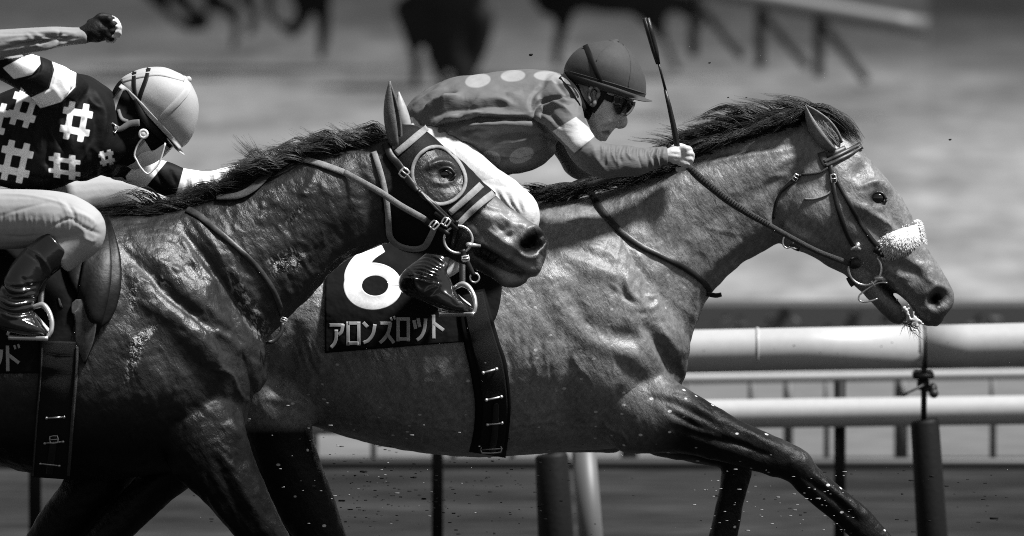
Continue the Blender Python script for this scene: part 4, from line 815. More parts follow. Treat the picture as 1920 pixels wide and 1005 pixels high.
# boots
def boot(g, dy, y0, X=lambda x: x):
    g.loft([(905,430,862,418,.04,dy+.085), (880,462,830,448,.04,dy+.07), (850,486,795,478,.042,dy+.04), (842,500,765,500,.043,dy+.01), (838,510,748,522,.044,dy), (845,522,753,548,.043,dy), (852,540,788,563,.044,dy), (862,556,822,578,.045,dy), (874,567,850,585,.042,dy), (888,577,878,588,.026,dy)], y0, 6, 32, (.1, .5))
g = G(); boot(g, -.405, 0); Bt = Sculpt(g, .0034, 5)
S_ = [([(752,545),(790,558),(830,577),(880,588)], 2.4, -4, 0), ([(793,552),(808,540),(822,536)], 2.2, 3), ([(830,548),(850,560),(882,577)], 5, 3.5), ([(760,500),(775,515),(780,535),(790,548)], 4, 5), ([(820,540),(812,550),(800,556)], 3, -3)]
rd = random.Random(14)
for k in range(15):
    t = k/14; x0, y0_ = 750+t*26, 520-t*34; S_.append(([(x0+4, y0_), (x0+28, y0_+2-10*t), (x0+52, y0_+8-4*t), (x0+78-18*t, y0_+12+4*t)], rd.uniform(2.2, 3.4), (4.4, -4.8)[k % 2]))
Bt.strokes(S_)
P = PX(Bt.V); Bt.attr['sole'] = multi(P, [[(740,550),(790,563),(830,582),(900,592),(900,610),(740,600)]])
M['patent_boot'] = mat('patent_boot', .010, .16, .5, coat=.55, attr=[('sole', .06)], bump=[(26, .35, .006), (9, .3, .01)])
Bt.obj('boot', M['patent_boot'], p1); bvBt = Bt.bvh()
g = G(); boot(g, .405, 0); g.obj('boot', M['patent_boot'], p1)
# helmet
hm = G(); hm.loft([(1207,188,1058,146,.090), (1211,176,1057,133,.096), (1211,155,1062,117,.099), (1205,133,1076,98,.094), (1192,108,1098,84,.076), (1174,88,1126,77,.045), (1160,80,1142,76,.02)], 0, 6, 48, (.05, .4))
h1 = hm.obj('helmet', M['helmet1'], p1); bvH = hm.bvh()
g = G(); g.loft([(1176,178,1172,182,.075), (1205,184,1202,189,.07), (1216,187,1215,190,.05), (1223,189,1222,190,.025)], 0, 5, 32, (.3, .3)); g.obj('peak', M['helmet1'], h1)
g = G(); strap(g, [(1056,139,9), (1100,152,10), (1150,168,10), (1190,182,10), (1210,187,8)], 10, [bvH], .001, .003, 1); strap(g, [(1057,131,2), (1100,143,2), (1150,157,2), (1195,171,2), (1212,176,2)], 2, [bvH], .001, .002, 1)
g.ball(W(1153,77,0), (.012, .012, .006), 8)
for q in (([(1168,82),(1180,100),(1183,130),(1178,165)]), ([(1150,78),(1130,95),(1118,115)])):
    strap(g, q, 1.6, [bvH], .0002, .0012, 1)
g.obj('helmet_band', M['helmet1'], h1)
g = G(); strap(g, [(1097,84), (1108,108), (1120,138), (1134,166)], 10, [bvH], .001, .002, 1); strap(g, [(1134,164,12), (1130,178,13), (1118,196,14), (1108,208,16)], 12, [bvS1], .004, .003, 2); strap(g, [(1108,206,11), (1098,222,13)], 12, [bvS1], .004, .003, 1); strap(g, [(1080,160,9), (1088,180,9), (1097,195,9), (1106,205,10)], 9, [bvS1], .003, .003, 2)
g.obj('chin_strap', M['band_dark'], h1)
g = G(); y = cast([bvS1], 1160, 205)
sheet(g, [(1152,178,1190,192), (1150,190,1189,197), (1152,203,1184,208), (1158,214,1174,217)], 10, [bvS1], .010, .003, 4, 2)
go = g.obj('goggles', M['glass'], p1)
g = G(); strap(g, [(1190,191,4), (1188,199,4), (1182,209,4), (1173,217,4)], 4, [bvS1], .013, .002, 2, yover=[-.05, -.055, -.06]); g.obj('lens_edge', M['strap_grey'], go)
g = G(); strap(g, [(1150,187,13), (1134,180,11), (1112,160,8)], 10, [bvS1], .004, .003, 2); g.obj('goggle_strap', M['band_dark'], go)
# collar
g = G(); strap(g, [(1054,140,16), (1072,160,15), (1086,182,14), (1098,206,12), (1103,218,10)], 14, [J1.bvh(), bvS1], .002, .006, 2); g.obj('collar', M['band_dark'], p1)
# whip
wh = thing('whip', 'black riding whip held upright in the bare fist of the crouching rider', 'whip', None)
g = G(); Pw = [W(*q) for q in ((1276,312,-.135), (1268,265,-.145), (1262,232,-.15), (1255,200,-.155), (1247,168,-.158))]; g.tube(Pw, [.0075, .0078, .0072, .0062, .004], 14); g.obj('grip', M['web_black'] if 'web_black' in M else M['leather'], wh)
g = G(); g.tube([W(1248,170,-.158), W(1240,138,-.16), (W(1234,116,-.162))], [.0038, .0032, .0035], 10); g.obj('shaft', M['leather'], wh)
g = G()
for dx in (-2.2, 2.2):
    a = [W(1234+dx*.6, 120, -.162), W(1228+dx, 95, -.163), W(1219+dx, 62, -.164), W(1211+dx*1.4, 34, -.165)]
    g.tube(a, [.004, .0065, .0075, .007], 8)
g.obj('flap', M['leather'], wh)
# ================= the chasing rider
p2 = thing('person', 'rider in a black jersey with white hash marks raising a gloved fist, pale helmet bowed', 'person', None)
Y2 = LY
g = G()
g.loft([(330,270,225,165,.055), (312,290,214,180,.07), (296,302,206,198,.075), (280,310,200,215,.075), (262,316,196,232,.06)], Y2-.0, n=36)
g.limb([(235,225,38,0,.06), (200,225,45,0,.07), (150,235,60,0,.11), (40,275,75,0,.13), (-80,330,80,0,.13)], Y2)
g.limb([(120,175,34,-.15), (60,140,26,-.21), (-20,112,24,-.24), (-80,96,22,-.27), (-20,86,20,-.30), (60,75,17,-.31), (120,69,14,-.31), (158,66,12,-.31), (180,58,18,-.31,.02), (198,54,17,-.31,.018)], Y2)
for k, (a, b, c, d) in enumerate(((196,40,216,42), (200,47,223,52), (200,56,222,62), (197,64,214,70))):
    g.limb([(a, b, 7.4, -.315), ((a+c)/2+2, (b+d)/2-1, 7, -.325), (c, d, 6.6, -.32), (c-3, d+6, 6, -.305), (c-14, d+5, 5.5, -.30)], Y2, n=14)
g.limb([(178,46,8,-.30), (196,34,7.5,-.29), (214,38,7,-.285), (222,48,6.5,-.29)], Y2, n=14)
g.limb([(220,310,28,.12), (290,328,22,.18), (360,345,20,.2), (440,330,15,.18), (486,316,12,.16), (505,312,13,.15)], Y2)
for q in (-1, 1): g.limb([(-80,380,50,.10*q), (60,405,40,.26*q), (150,420,30,.33*q), (120,465,26,.34*q), (60,505,24,.36*q), (20,560,20,.38*q), (60,600,14,.39*q), (86,622,9,.39*q)], Y2)
S2 = Sculpt(g, .003, 7); S2.strokes([([(206,52),(214,48),(222,54),(216,62)], 3, 2), ([(212,54)], 4, -4), ([(186,40),(186,60)], 3, -1)])
P = PX(S2.V); S2.attr['lips'] = np.full(len(P), 9.); S2.attr['brow'] = np.full(len(P), 9.)
S2.obj('body', M['skin'], p2); bvS2 = S2.bvh()
g = G()
g.limb([(152,67,15.5,-.31), (166,62,18,-.31,.024), (182,58,22,-.31,.026), (198,55,20,-.31,.024)], Y2, round_end=(.2, .8))
for k, (a, b, c, d) in enumerate(((194,38,212,38), (199,45,219,50), (200,55,219,61), (196,65,210,72))):
    g.limb([(a-6, b, 9, -.312), ((a+c)/2, (b+d)/2-1, 8.6, -.326), (c, d, 7.6, -.322)], Y2, n=14)
g.limb([(172,46,10,-.30), (190,34,9.5,-.29), (206,34,8.5,-.285)], Y2, n=14)
Gl = Sculpt(g, .003, 4); Gl.noise(1., .03, 4); Gl.obj('glove', M['glove'], p2)
# jersey
M['jersey2'] = mat('jersey_black', .005, .65, .15, bump=[(900, .2, .0006), (24, .35, .008)], attr=[('pale', .9), ('sleeve', .24)])
g = G()
g.loft([(a, b, c, d_, w_, 0, .12, 2.9) for a, b, c, d_, w_ in [(-190,300,-170,430,.14), (-120,235,-110,400,.17), (-40,195,-20,372,.185), (20,168,40,358,.185), (70,146,105,352,.185), (115,135,155,332,.18), (160,142,190,312,.155), (195,160,215,304,.125), (215,178,240,300,.09)]], Y2, n=44, round_end=(.4, .3))
g.limb([(140,185,42,-.10,.09), (112,168,43,-.16,.07), (80,150,40,-.20,.06), (40,132,36,-.22,.05), (0,117,31,-.235,.046), (-50,102,29,-.25,.044), (-85,95,27,-.275,.042), (-60,90,27,-.305,.04), (0,83,26,-.315,.037), (60,75,23.5,-.318,.033), (120,69,18.5,-.315,.027), (162,67,15.5,-.312,.023)], Y2, round_end=(.8, .15))
g.limb([(215,296,36,.10,.07), (245,311,34,.15,.05), (275,322,32,.17,.046), (305,332,31,.18,.044), (340,345,30,.19,.042), (380,348,28,.19,.04), (420,338,23,.18,.034), (460,322,17,.17,.027), (486,314,13,.165,.022)], Y2, round_end=(.8, .15))
g.limb([(150,300,40,.0,.12), (190,300,30,.02,.1), (215,312,22,.06,.08)], Y2)
J2 = Sculpt(g, .0036, 7)
S_ = [([(60,181),(92,167),(101,131),(96,111)], 3, -4), ([(32,151),(72,135),(74,100)], 3, -3), ([(139,163),(143,139),(120,122)], 3, -3), ([(76,202),(115,191),(141,160)], 3, -5),
   ([(110,140),(120,165),(105,190)], 8, 3), ([(125,150),(132,170)], 4, -2.5), ([(0,92),(40,84),(100,76),(150,72)], 3, -3), ([(0,70),(60,64),(110,60)], 5, 3), ([(0,82),(50,74),(100,70)], 4, 2.5), ([(110,56),(112,70),(108,84)], 3, -3), ([(70,95),(110,84),(140,78)], 3, 2.5), ([(100,55),(150,54)], 3, -2),
   ([(160,180),(180,230),(170,290)], 9, -5), ([(175,170),(196,215),(190,270)], 7, 5), ([(60,215),(90,270),(80,330)], 12, -4), ([(100,210),(130,265),(125,330)], 10, 3.5), ([(15,240),(40,290)], 10, 3), ([(150,240),(165,270),(150,310)], 8, -3), ([(30,330),(90,335),(150,318)], 6, -3),
   ([(285,305),(300,335),(310,350)], 5, -3), ([(320,318),(330,345)], 4, -3)]
rd = random.Random(12)
for k in range(9): S_.append(([(345+k*11, 322), (350+k*11, 345), (342+k*11, 366)], 3, 2.6 if k % 2 else -2.4))
for k in range(46):
    x, y_, a, ln = rd.uniform(0, 200), rd.uniform(160, 350), rd.uniform(.7, 2.2), rd.uniform(25, 70)
    S_.append(([(x, y_), (x+ln*.5*math.cos(a)+rd.uniform(-4, 4), y_+ln*.5*math.sin(a)), (x+ln*math.cos(a), y_+ln*math.sin(a))], rd.uniform(3.5, 8), rd.choice((3, -3, 2.4))))
for k in range(10): S_.append(([(rd.uniform(-20, 60), rd.uniform(58, 100)), (rd.uniform(70, 110), rd.uniform(60, 90)), (rd.uniform(120, 150), rd.uniform(60, 80))], rd.uniform(2.6, 5), rd.choice((2.4, -2.4))))
S_ = [(q[0], q[1]*.9, q[2]*1.7)+tuple(q[3:]) for q in S_]; J2.strokes(S_, None); J2.noise(1.6, .07, 3); P = PX(J2.V); yv = J2.V[:, 1]; na = yv < Y2-.10; fa = yv > Y2+.06
fore = (yv < Y2-.25) & (P[:, 1] < np.interp(P[:, 0], [-120, 0, 68, 119, 165], [118, 112, 103, 90, 86]))
pol = hashes(46,201,52,74,14,.21,-.1)+hashes(143,228,56,72,10,.2)+hashes(29,303,60,76,12,.2)+hashes(121,312,60,46,8,.2,.1)+hashes(200,296,28,28,-12,.26)+hashes(-12,225,50,70,14,.2)
body_hash = multi(P, pol, (~fa))
up = [[(96,109),(143,137),(141,163),(115,191),(76,203),(58,183),(92,167),(102,131)], [(5,127),(44,106),(73,98),(76,120),(60,140),(26,148)]]
arm = multi(P, up, na & ~fore)
inarm = sdf_poly(P, [(-100,70),(73,97),(100,108),(145,136),(143,165),(117,193),(76,205),(30,150),(-100,150)])
body_hash = np.where(na & (inarm < 0), 50, body_hash)
far = multi(P, [[(236,330),(262,300),(310,290),(316,298),(274,350),(240,352)], [(346,310),(520,270),(520,420),(322,420),(330,366)]], yv > Y2+.0)
J2.attr['pale'] = np.minimum(np.minimum(np.where(fore, 50, body_hash), arm), far)
J2.attr['sleeve'] = np.where(fore, -5., 5.)
J2.obj('jersey', M['jersey2'], p2); bvJ2 = J2.bvh()
# breeches
g = G()
g.limb([(-140,390,70,-.06,.12), (-70,408,58,-.18,.1), (0,411,57,-.26,.085), (80,410,54,-.32,.075), (130,415,50,-.345,.065), (160,424,38,-.355,.058), (158,446,36,-.36,.05), (135,462,36,-.36,.046), (110,478,37,-.36,.044)], Y2, round_end=(.8, .3))
g.limb([(-140,390,70,.06,.12), (-40,390,58,.16,.1), (60,380,56,.22,.085), (150,370,54,.26,.075), (225,366,50,.29,.065), (270,385,38,.30,.05), (318,404,25,.30,.046), (350,425,22,.31,.04), (330,455,25,.31,.04)], Y2)
B2 = Sculpt(g, .0036, 8); S_ = []
rd = random.Random(77)
for k in range(13):
    x = 4+k*11+rd.uniform(-3, 3); S_.append(([(x, 402+rd.uniform(-6, 6)), (x+rd.uniform(-2, 5), 425), (x+rd.uniform(-4, 4), 446)], rd.uniform(2, 3), rd.choice((1.5, -1.6))))
for k in range(8): S_.append(([(108+k*9, 372+k*5), (122+k*8, 392+k*4), (130+k*5, 414+k*3)], 2.6, rd.choice((1.8, -2))))
S_ += [([(0,362),(50,366),(100,376),(140,392)], 2.5, 1.8), ([(0,405),(40,392),(90,380)], 3, -1.5), ([(0,442),(40,444),(80,440)], 3, -2), ([(120,395),(160,405),(185,425)], 5, 2.5), ([(130,412),(165,430),(190,440)], 3.5, -3), ([(150,440),(172,452),(180,446)], 4, 2.5), ([(88,430),(128,410),(150,420)], 2.5, -3), ([(130,408),(160,440),(150,470)], 4, 2.4), ([(205,312),(260,345),(330,380)], 4, -1)]
B2.strokes(S_); B2.obj('breeches', M['grey_breeches'], p2)
# boots
def boot2(g, q):
    g.loft([(86,430,136,482,.050,.362*q), (66,450,118,500,.052,.366*q), (44,468,92,522,.053,.37*q), (18,500,78,540,.055,.375*q), (-2,540,72,556,.052,.38*q), (-22,575,64,576,.05,.385*q), (-20,606,66,588,.048,.39*q), (10,620,74,600,.046,.395*q), (50,629,84,612,.042,.395*q), (86,632,93,624,.026,.395*q)], Y2, 6, 32, (.05, .5))
g = G(); boot2(g, -1); Bt2 = Sculpt(g, .0034, 4)
rd = random.Random(15)
Bt2.strokes([([(rd.uniform(-20, 10), 520+k*6), (25+rd.uniform(-8, 8), 534+k*6), (66, 528+k*6)], rd.uniform(2.4, 3.6), (3.6, -4)[k % 2]) for k in range(11)])
Bt2.strokes([([(52,466),(75,480),(92,505),(92,520)], 2.4, 3, 0), ([(46,472),(70,488),(84,512)], 3, -3), ([(40,520),(55,540),(75,530)], 5, -4), ([(5,530),(25,545),(60,550)], 4, 4), ([(0,545),(30,560),(65,560)], 4, -4), ([(-5,560),(30,574),(60,572)], 4, 4), ([(0,580),(30,588),(62,584)], 3, -3), ([(-20,610),(20,618),(84,630)], 2, -3, 0), ([(30,596),(60,610),(86,622)], 4, 2.5)])
P = PX(Bt2.V); Bt2.attr['sole'] = multi(P, [[(-40,614),(40,622),(100,634),(100,660),(-40,660)]]); Bt2.obj('boot', M['patent_boot'], p2); bvBt2 = Bt2.bvh()
g = G(); boot2(g, 1); g.obj('boot', M['patent_boot'], p2)
# hood under the helmet, helmet
g = G(); g.loft([(322,262,222,152,.088), (305,285,212,168,.092), (285,296,204,190,.092), (268,304,198,214,.088), (250,312,190,236,.08), (232,312,182,236,.08)], Y2, n=40)
g.limb([(225,240,58,0,.10), (205,240,62,0,.11), (180,235,60,0,.11)], Y2)
Hd = Sculpt(g, .005, 7); Hd.strokes([([(205,180),(212,225),(230,260)], 8, -6), ([(190,190),(198,240),(214,280)], 8, 6), ([(240,205)], 14, -10), ([(225,178),(240,190)], 8, 4)])
Hd.obj('neck_warmer', M['hood_black'], p2); bvHd = Hd.bvh()
hm = G(); hm.loft([(341,277,224,158,.088), (352,268,228,147,.097), (364,247,246,136,.104), (372,215,272,127,.102), (371,186,306,126,.084), (360,160,333,136,.05), (353,150,344,142,.02)], Y2, 6, 48, (.05, .4))
h2 = hm.obj('helmet', M['helmet2'], p2); bvH2 = hm.bvh()
g = G(); g.loft([(318,256,312,258,.075), (334,276,328,277,.07), (343,286,338,285,.045), (346,290,343,289,.02)], Y2, 5, 30, (.3, .3)); g.obj('peak', M['helmet2'], h2)
g = G()
for q in ([(225,160,9),(250,182,9),(280,214,9),(312,248,9),(340,278,9)],): strap(g, q, 8, [bvH2], .001, .0035, 1)
strap(g, [(348,148,3),(352,166,12),(336,188,13),(318,206,12),(302,222,10)], 10, [bvH2], .0004, .0018, 1)
strap(g, [(228,152,8),(262,142,9),(300,138,9),(346,150,6)], 8, [bvH2], .0004, .0018, 1)
g.ball(W(353,149,Y2), .009, 8); g.obj('helmet_band', M['helmet2'], h2)
g = G(); strap(g, [(252,134), (251,150), (252,170), (254,188)], 8, [bvH2], .001, .002, 1); strap(g, [(279,127), (274,148), (266,170), (258,194)], 8, [bvH2], .001, .002, 1); strap(g, [(254,186,9), (262,208,12), (275,228,14), (296,250,13), (322,275,9)], 10, [bvHd], .004, .004, 2); g.obj('goggle_strap', M['band_dark'], h2)
g = G(); strap(g, [(228,166,9), (218,185,11), (210,210,12), (206,236,11)], 11, [bvHd], .004, .003, 2); strap(g, [(206,240,10), (225,242,10), (243,232,12), (262,230,13)], 11, [bvHd], .004, .003, 2); strap(g, [(222,205,6), (228,222,7), (240,228,7)], 7, [bvHd], .004, .003, 2); g.obj('chin_harness', M['strap_grey'], h2)
g = G(); y = cast([bvHd], 214, 240); g.tube([W(a, b, y-.012) for a, b in ((204,240), (211,231), (222,238), (216,250))], .0026, 8, closed=True); g.obj('buckle', M['steel'], h2)
# clear face shield hanging below the pale peak
sh = []
g = G(); ys = Y2-.11
loop = [(268,258), (258,272), (252,290), (256,300), (263,313), (276,326), (288,318), (298,306), (304,290), (310,268)]
g.tube([W(a, b, ys) for a, b in catmull(loop, 4)], .0024, 8); g.tube([W(a, b, ys-.004) for a, b in ell(269,251,7,7,0,16)], .004, 8, closed=True); g.ball(W(269,251,ys-.002), (.011, .006, .011), 10)
so = g.obj('face_shield', M['white_plastic'], p2)
g = G(); Cq = catmull(loop, 3); n = len(Cq)
top = [W(a, b, ys) for a, b in Cq]; c = W(285, 285, ys-.012); g.add([c]+top, [(0, i, i+1) for i in range(1, n)]); g.add([p+Vector((0, .002, 0)) for p in [c]+top], [(0, i+1, i) for i in range(1, n)])
M['film'] = mat('clear_film', .5, .08, .5, alpha=.16); g.obj('film', M['film'], so)
# far hand glove on the rein
g = G(); g.limb([(482,314,14,.165), (496,308,16,.16,.02), (510,303,15,.155,.02)], Y2); Sculpt(g, .004, 3).obj('glove', M['glove'], p2)
# ------------------------------------------------------------------ tack
def cy(b, x, y_, d=-.1):
    q = cast(b, x, y_); return d if q is None else q
def bar(g, b, a, c, r=.003, lift=.004, ends=True):
    A = W(*a, cy(b, *a)-lift); C = W(*c, cy(b, *c)-lift); g.tube([A, A.lerp(C, .5)+Vector((0, -.002, 0)), C], r, 8)
    if ends: g.ball(A, r*1.7, 8); g.ball(C, r*1.7, 8)
def buckle(g, b, c, w_, h_, rot, r=.0028, lift=.008, y=None):
    yy = (cy(b, *c) if y is None else y)-lift; cs, sn = math.cos(math.radians(rot)), math.sin(math.radians(rot))
    pts = []
    for u, v in ((-1,-1),(0,-1),(1,-1),(1,0),(1,1),(0,1),(-1,1),(-1,0)):
        q = .88 if abs(u)+abs(v) == 2 else 1
        x, y_ = u*w_/2*q, v*h_/2*q; pts.append(W(c[0]+x*cs-y_*sn, c[1]+x*sn+y_*cs, yy))
    g.tube(pts, r, 8, closed=True); g.tube([W(c[0]-w_/2*cs, c[1]-w_/2*sn, yy-.003), W(c[0]+w_/2*cs, c[1]+w_/2*sn, yy-.003)], r*.8, 6)
def ring(g, c, rx, ry, y, r=.0035, rot=0, tilt=0, n=40):
    g.tube([W(a, b, y+tilt*(a-c[0])) for a, b in ell(c[0], c[1], rx, ry, rot, n)], r, 10, closed=True)
GLY = {'a': [[(0,.1),(1,.1)], [(.97,.06),(.86,.36),(.62,.5)], [(.5,.28),(.49,.6),(.36,.84),(.12,1)]],
 'ro': [[(.1,.0),(.1,1)], [(.1,.07),(.9,.07)], [(.9,.0),(.9,1)], [(.1,.9),(.9,.9)]],
 'n': [[(.04,.06),(.4,.27)], [(.04,.95),(.45,.84),(.8,.56),(.96,.14)]],
 'zu': [[(.0,.2),(.74,.2)], [(.7,.16),(.56,.55),(.3,.82),(0,1)], [(.46,.62),(.92,1)], [(.70,-.04),(.80,.10)], [(.90,-.09),(1.0,.05)]],
 'tu': [[(.04,.14),(.18,.52)], [(.36,.06),(.5,.44)], [(.96,.08),(.86,.54),(.6,.85),(.26,1)]],
 'to': [[(.2,0),(.22,1)], [(.22,.34),(1,.64)]], 'do': [[(.2,0),(.22,1)], [(.22,.34),(.92,.68)], [(.62,-.02),(.70,.14)], [(.86,-.06),(.94,.10)]]}
def glyph(g, k, x0, x1, y0, y1, b, wd=6.4):
    for i, st in enumerate(GLY[k]):
        q = [(x0+(x1-x0)*u, y0+(y1-y0)*v) for u, v in st]; w_ = wd*(.62 if k in ('zu', 'do') and i >= (3 if k == 'zu' else 2) else 1)
        strap(g, q, w_, b, .0006+.0002*i, .0002, 1, step=3)
# ---- number cloth, girth, stirrup of the leading horse
sc1 = thing('saddlecloth', 'black saddlecloth with a big white 6 and grey lettering on the bay horse', 'saddlecloth', None)
g = G(); sheet(g, [(650,425,925,420), (622,470,938,480), (611,520,941,540), (609,575,930,595), (609,620,905,620), (609,662,880,640)], 70, [bvR], .006, .004, 8, 1)
g.obj('cloth', M['cloth'], sc1); bvC1 = g.bvh()
g = G(); out = ell(699,537,55,44.5,0,72); hol = ell(703,536,24.5,18.5,0,72)
P_ = [((a[0]+b[0])/2, (a[1]+b[1])/2, math.hypot(a[0]-b[0], a[1]-b[1])) for a, b in zip(out, hol)]; strap(g, P_+[P_[0]], 10, [bvC1], .0010, .0002, 0, step=3)
strap(g, [(660,531,30), (664,514,36), (676,494,36), (693,477,29), (718,464,20)], 30, [bvC1], .0006, .0002, 0, step=3)
g.obj('numeral', M['number'], sc1)
g = G()
for k, x0, x1, a, b in (('a',617,644,605,652), ('ro',650,675,603,648), ('n',680,704,602,645), ('zu',712,741,597,643), ('ro',744,768,595,640), ('tu',775,799,594,638), ('to',808,832,590,636)): glyph(g, k, x0, x1, a, b, [bvC1])
g.obj('lettering', M['letter'], sc1)
gi1 = thing('girth', 'broad black girth with steel staples under the bay horse', 'girth', None)
g = G(); strap(g, [(884,545,50), (893,600,62), (905,650,66), (916,690,70), (924,755,67), (921,810,66), (914,853,69)], 66, [bvC1, bvR], .004, .006, 2, wrap=(0, .25)); g.obj('strap_base', M['girth_edge'], gi1); bvG1 = g.bvh()
g = G(); strap(g, [(886,550,40), (897,606,44), (909,652,47), (920,692,48), (928,755,47), (925,810,47), (918,851,48)], 48, [bvG1], .001, .0035, 1, wrap=(0, .2)); g.obj('webbing', M['girth'], gi1); bvG1b = g.bvh()
for a, c in (((906,699),(931,692)), ((912,750),(940,744)), ((914,796),(941,793))):
    g = G(); bar(g, [bvG1b], a, c, .0028, .006); g.obj('staple', M['steel'], gi1)
g = G(); strap(g, [(930,756,5), (930,764,11), (928,810,12), (922,852,12)], 11, [bvG1b], .0065, .003, 1); g.obj('girth_tongue', M['leather'], gi1)
g = G(); buckle(g, [bvG1b], (921,842), 40, 15, -3, .0026, .010); g.obj('buckle', M['brass'], gi1)
def stirrup(label, pts, ys, y0, tread, lea, mats=M):
    t = thing('stirrup', label, 'stirrup', None); g = G(); C = catmull(pts, 5); yy = np.interp(np.linspace(0, 1, len(C)), np.linspace(0, 1, len(ys)), ys)
    g.tube([W(a, b, y0+q) for (a, b), q in zip(C, yy)], np.interp(np.linspace(0, 1, len(C)), [0, .3, .5, .7, 1], [.0052, .0056, .008, .0064, .0058]), 12)
    a, c = tread; A = Vector(W(*a, y0+ys[0])); B = Vector(W(*c, y0+ys[-1])); d = B-A
    R = []
    for k in range(9):
        p = A+d*k/8; R.append([p+Vector(q) for q in ((0, -.022, .005), (0, .022, .005), (0, .024, 0), (0, .02, -.006), (0, -.02, -.006), (0, -.024, 0))])
    g.rings(R); g.obj('iron', M['steel'], t)
    g = G(); P = lea; strap(g, P, 12, [], .0, .004, 0, yover=[y0+q for q in (ys[len(ys)//2]+.045, ys[len(ys)//2])]); g.obj('leather', M['leather'], t); return t
stirrup('steel stirrup under the shiny boot on the bay horse', [(824,586), (829,566), (842,548), (857,537), (868,533), (880,540), (889,557), (891,574), (888,587)], [-.355, -.36, -.38, -.40, -.405, -.415, -.43, -.44, -.44], 0, ((823,588), (889,588)), [(868,470), (867,500), (867,536)])
# ---- neck strap and withers buckle
ns = thing('neck_strap', 'thin black leather neck strap across the bay horse shoulder', 'strap', None)
g = G(); strap(g, [(1098,338,14), (1108,360,13), (1126,391,12.5), (1160,430,12), (1200,460,11.5), (1240,480,11), (1286,504,11), (1318,528,10.5), (1334,548,10)], 11, [bvR], .003, .004, 3); strap(g, [(1326,551,9), (1342,554,9), (1353,552,8)], 9, [bvR], .004, .004, 0, dflt=-.06); g.obj('strap', M['leather'], ns)
g = G(); yb = cy([bvR], 1075, 368)-.05; g.limb([(1064,372,17,yb), (1078,356,16,yb), (1098,344,12,yb+.015)], 0, n=20); s_ = Sculpt(g, .004, 2); s_.strokes([([(1060,352),(1075,372),(1084,380)], 3, -4), ([(1072,346),(1090,364)], 3, 4), ([(1070,374)], 5, -8)]); s_.obj('strap_knot', M['leather'], ns)
g = G(); g.tube([W(a, b, yb-.03) for a, b in ((1063,378), (1068,370), (1075,366))], .002, 8); g.tube([W(a, b, yb-.028) for a, b in ell(1067,353,7,5,30,16)], .0018, 8, closed=True); g.obj('knot_pin', M['steel'], ns)
# ---- bridle of the leading horse
b1 = thing('bridle', 'black leather bridle with loose ring bit on the bay horse', 'bridle', None)
g = G()
for o, w_ in ((-3.6, 7), (3.6, 7)):
    strap(g, [(1546+o*.4, 307+o, w_), (1568+o*.45, 297+o, w_), (1592+o*.5, 285+o, w_), (1616+o*.5, 272+o, w_)], w_, [bvR], .003, .006, 3, wrap=(0, .05))
strap(g, [(1548,292,10), (1570,284,10), (1585,276,8)], 9, [bvR], .002, .004, 2)
strap(g, [(1540,285,15), (1545,300,14), (1550,312,10)], 14, [bvR], .003, .004, 2)
g.obj('browband', M['leather_worn'], b1)
g = G(); strap(g, [(1556,302,8), (1560,330,9), (1563,352,9), (1572,392,9), (1584,428,9), (1595,452,9), (1603,464,9)], 9, [bvR], .004, .004, 2); strap(g, [(1562,322,8), (1570,340,7.5), (1600,395,8), (1628,440,9), (1650,468,10)], 8, [bvR], .003, .004, 2); strap(g, [(1640,466,12), (1654,476,13), (1660,480,10)], 12, [bvR], .005, .004, 1); g.obj('cheekpiece', M['leather'], b1)
g = G(); strap(g, [(1552,314,4), (1540,322,4), (1520,326,4), (1503,327,4)], 4, [bvR], .003, .004, 2); g.obj('throatlash', M['web'], b1)
g = G(); strap(g, [(1500,327,6), (1488,338,8), (1474,350,7), (1462,364,5), (1455,385,4), (1451,410,4)], 6, [bvR], .003, .003, 3); g.obj('throatlash', M['leather'], b1)
g = G(); strap(g, [(1562,350,3), (1554,362,3), (1540,369,3), (1524,373,3), (1508,373,3)], 3, [bvR], .002, .003, 2); g.obj('cord', M['web_pale'], b1)
for q_ in (((1492,333), 9, 13, 35, .002, .007), ((1563,335), 10, 17, -8, .0018, .009)):
    g = G(); buckle(g, [bvR], *q_); g.obj('buckle', M['steel'], b1)
g = G(); yb = cy([bvR], 1606, 466)-.01; g.tube([W(1595,468,yb), W(1606,463,yb-.003), W(1613,468,yb)], .0045, 8); g.box(W(1607,462,yb-.004), (.011, .006, .022), Matrix.Rotation(.45, 3, 'Y'), bev=.002); g.obj('buckle', M['steel'], b1)
yr = cy([bvR], 1621, 505)-.016; g = G(); ring(g, (1622,504), 30.5, 30.5, yr, .0034); g.ball(W(1648,521,yr), (.014, .012, .0075), 10); g.tube([W(1650,521,yr), W(1664,527,yr+.035)], .0055, 10); g.tube([W(1634,527,yr-.006), W(1641,538,yr-.004)], .0026, 8); g.obj('bit_ring', M['steel'], b1)
g = G(); lp = [(1664,530), (1648,530), (1630,539), (1613,552), (1610,561), (1618,566), (1634,564), (1645,560)]; g.tube([W(a, b, yr+.004) for a, b in catmull(lp, 4)], .0024, 8); g.obj('lip_loop', M['steel'], b1)
g = G(); strap(g, [(1290,312,13), (1312,333,15), (1345,360,15), (1368,378,14), (1403,400,13), (1436,419,11), (1486,447,10), (1530,470,10), (1560,482,10), (1592,494,11), (1600,497,14)], 12, [], .0, .005, 0, yover=[-.165, -.16, -.15, -.14, -.13, -.125, -.122, -.118, -.112, yr, yr]); g.obj('rein', M['web'], b1); bvRn = g.bvh()
g = G()
for k in range(34):
    t = k/33; x = 1296+(1440-1296)*t; y_ = np.interp(x, [1290, 1345, 1403, 1440], [312, 360, 400, 421]); strap(g, [(x-3, y_+5), (x+4, y_-4.5)], 1.5, [bvRn], .0005, .0016, 0, dflt=-.15)
g.obj('rein_grip', M['leather'], b1)
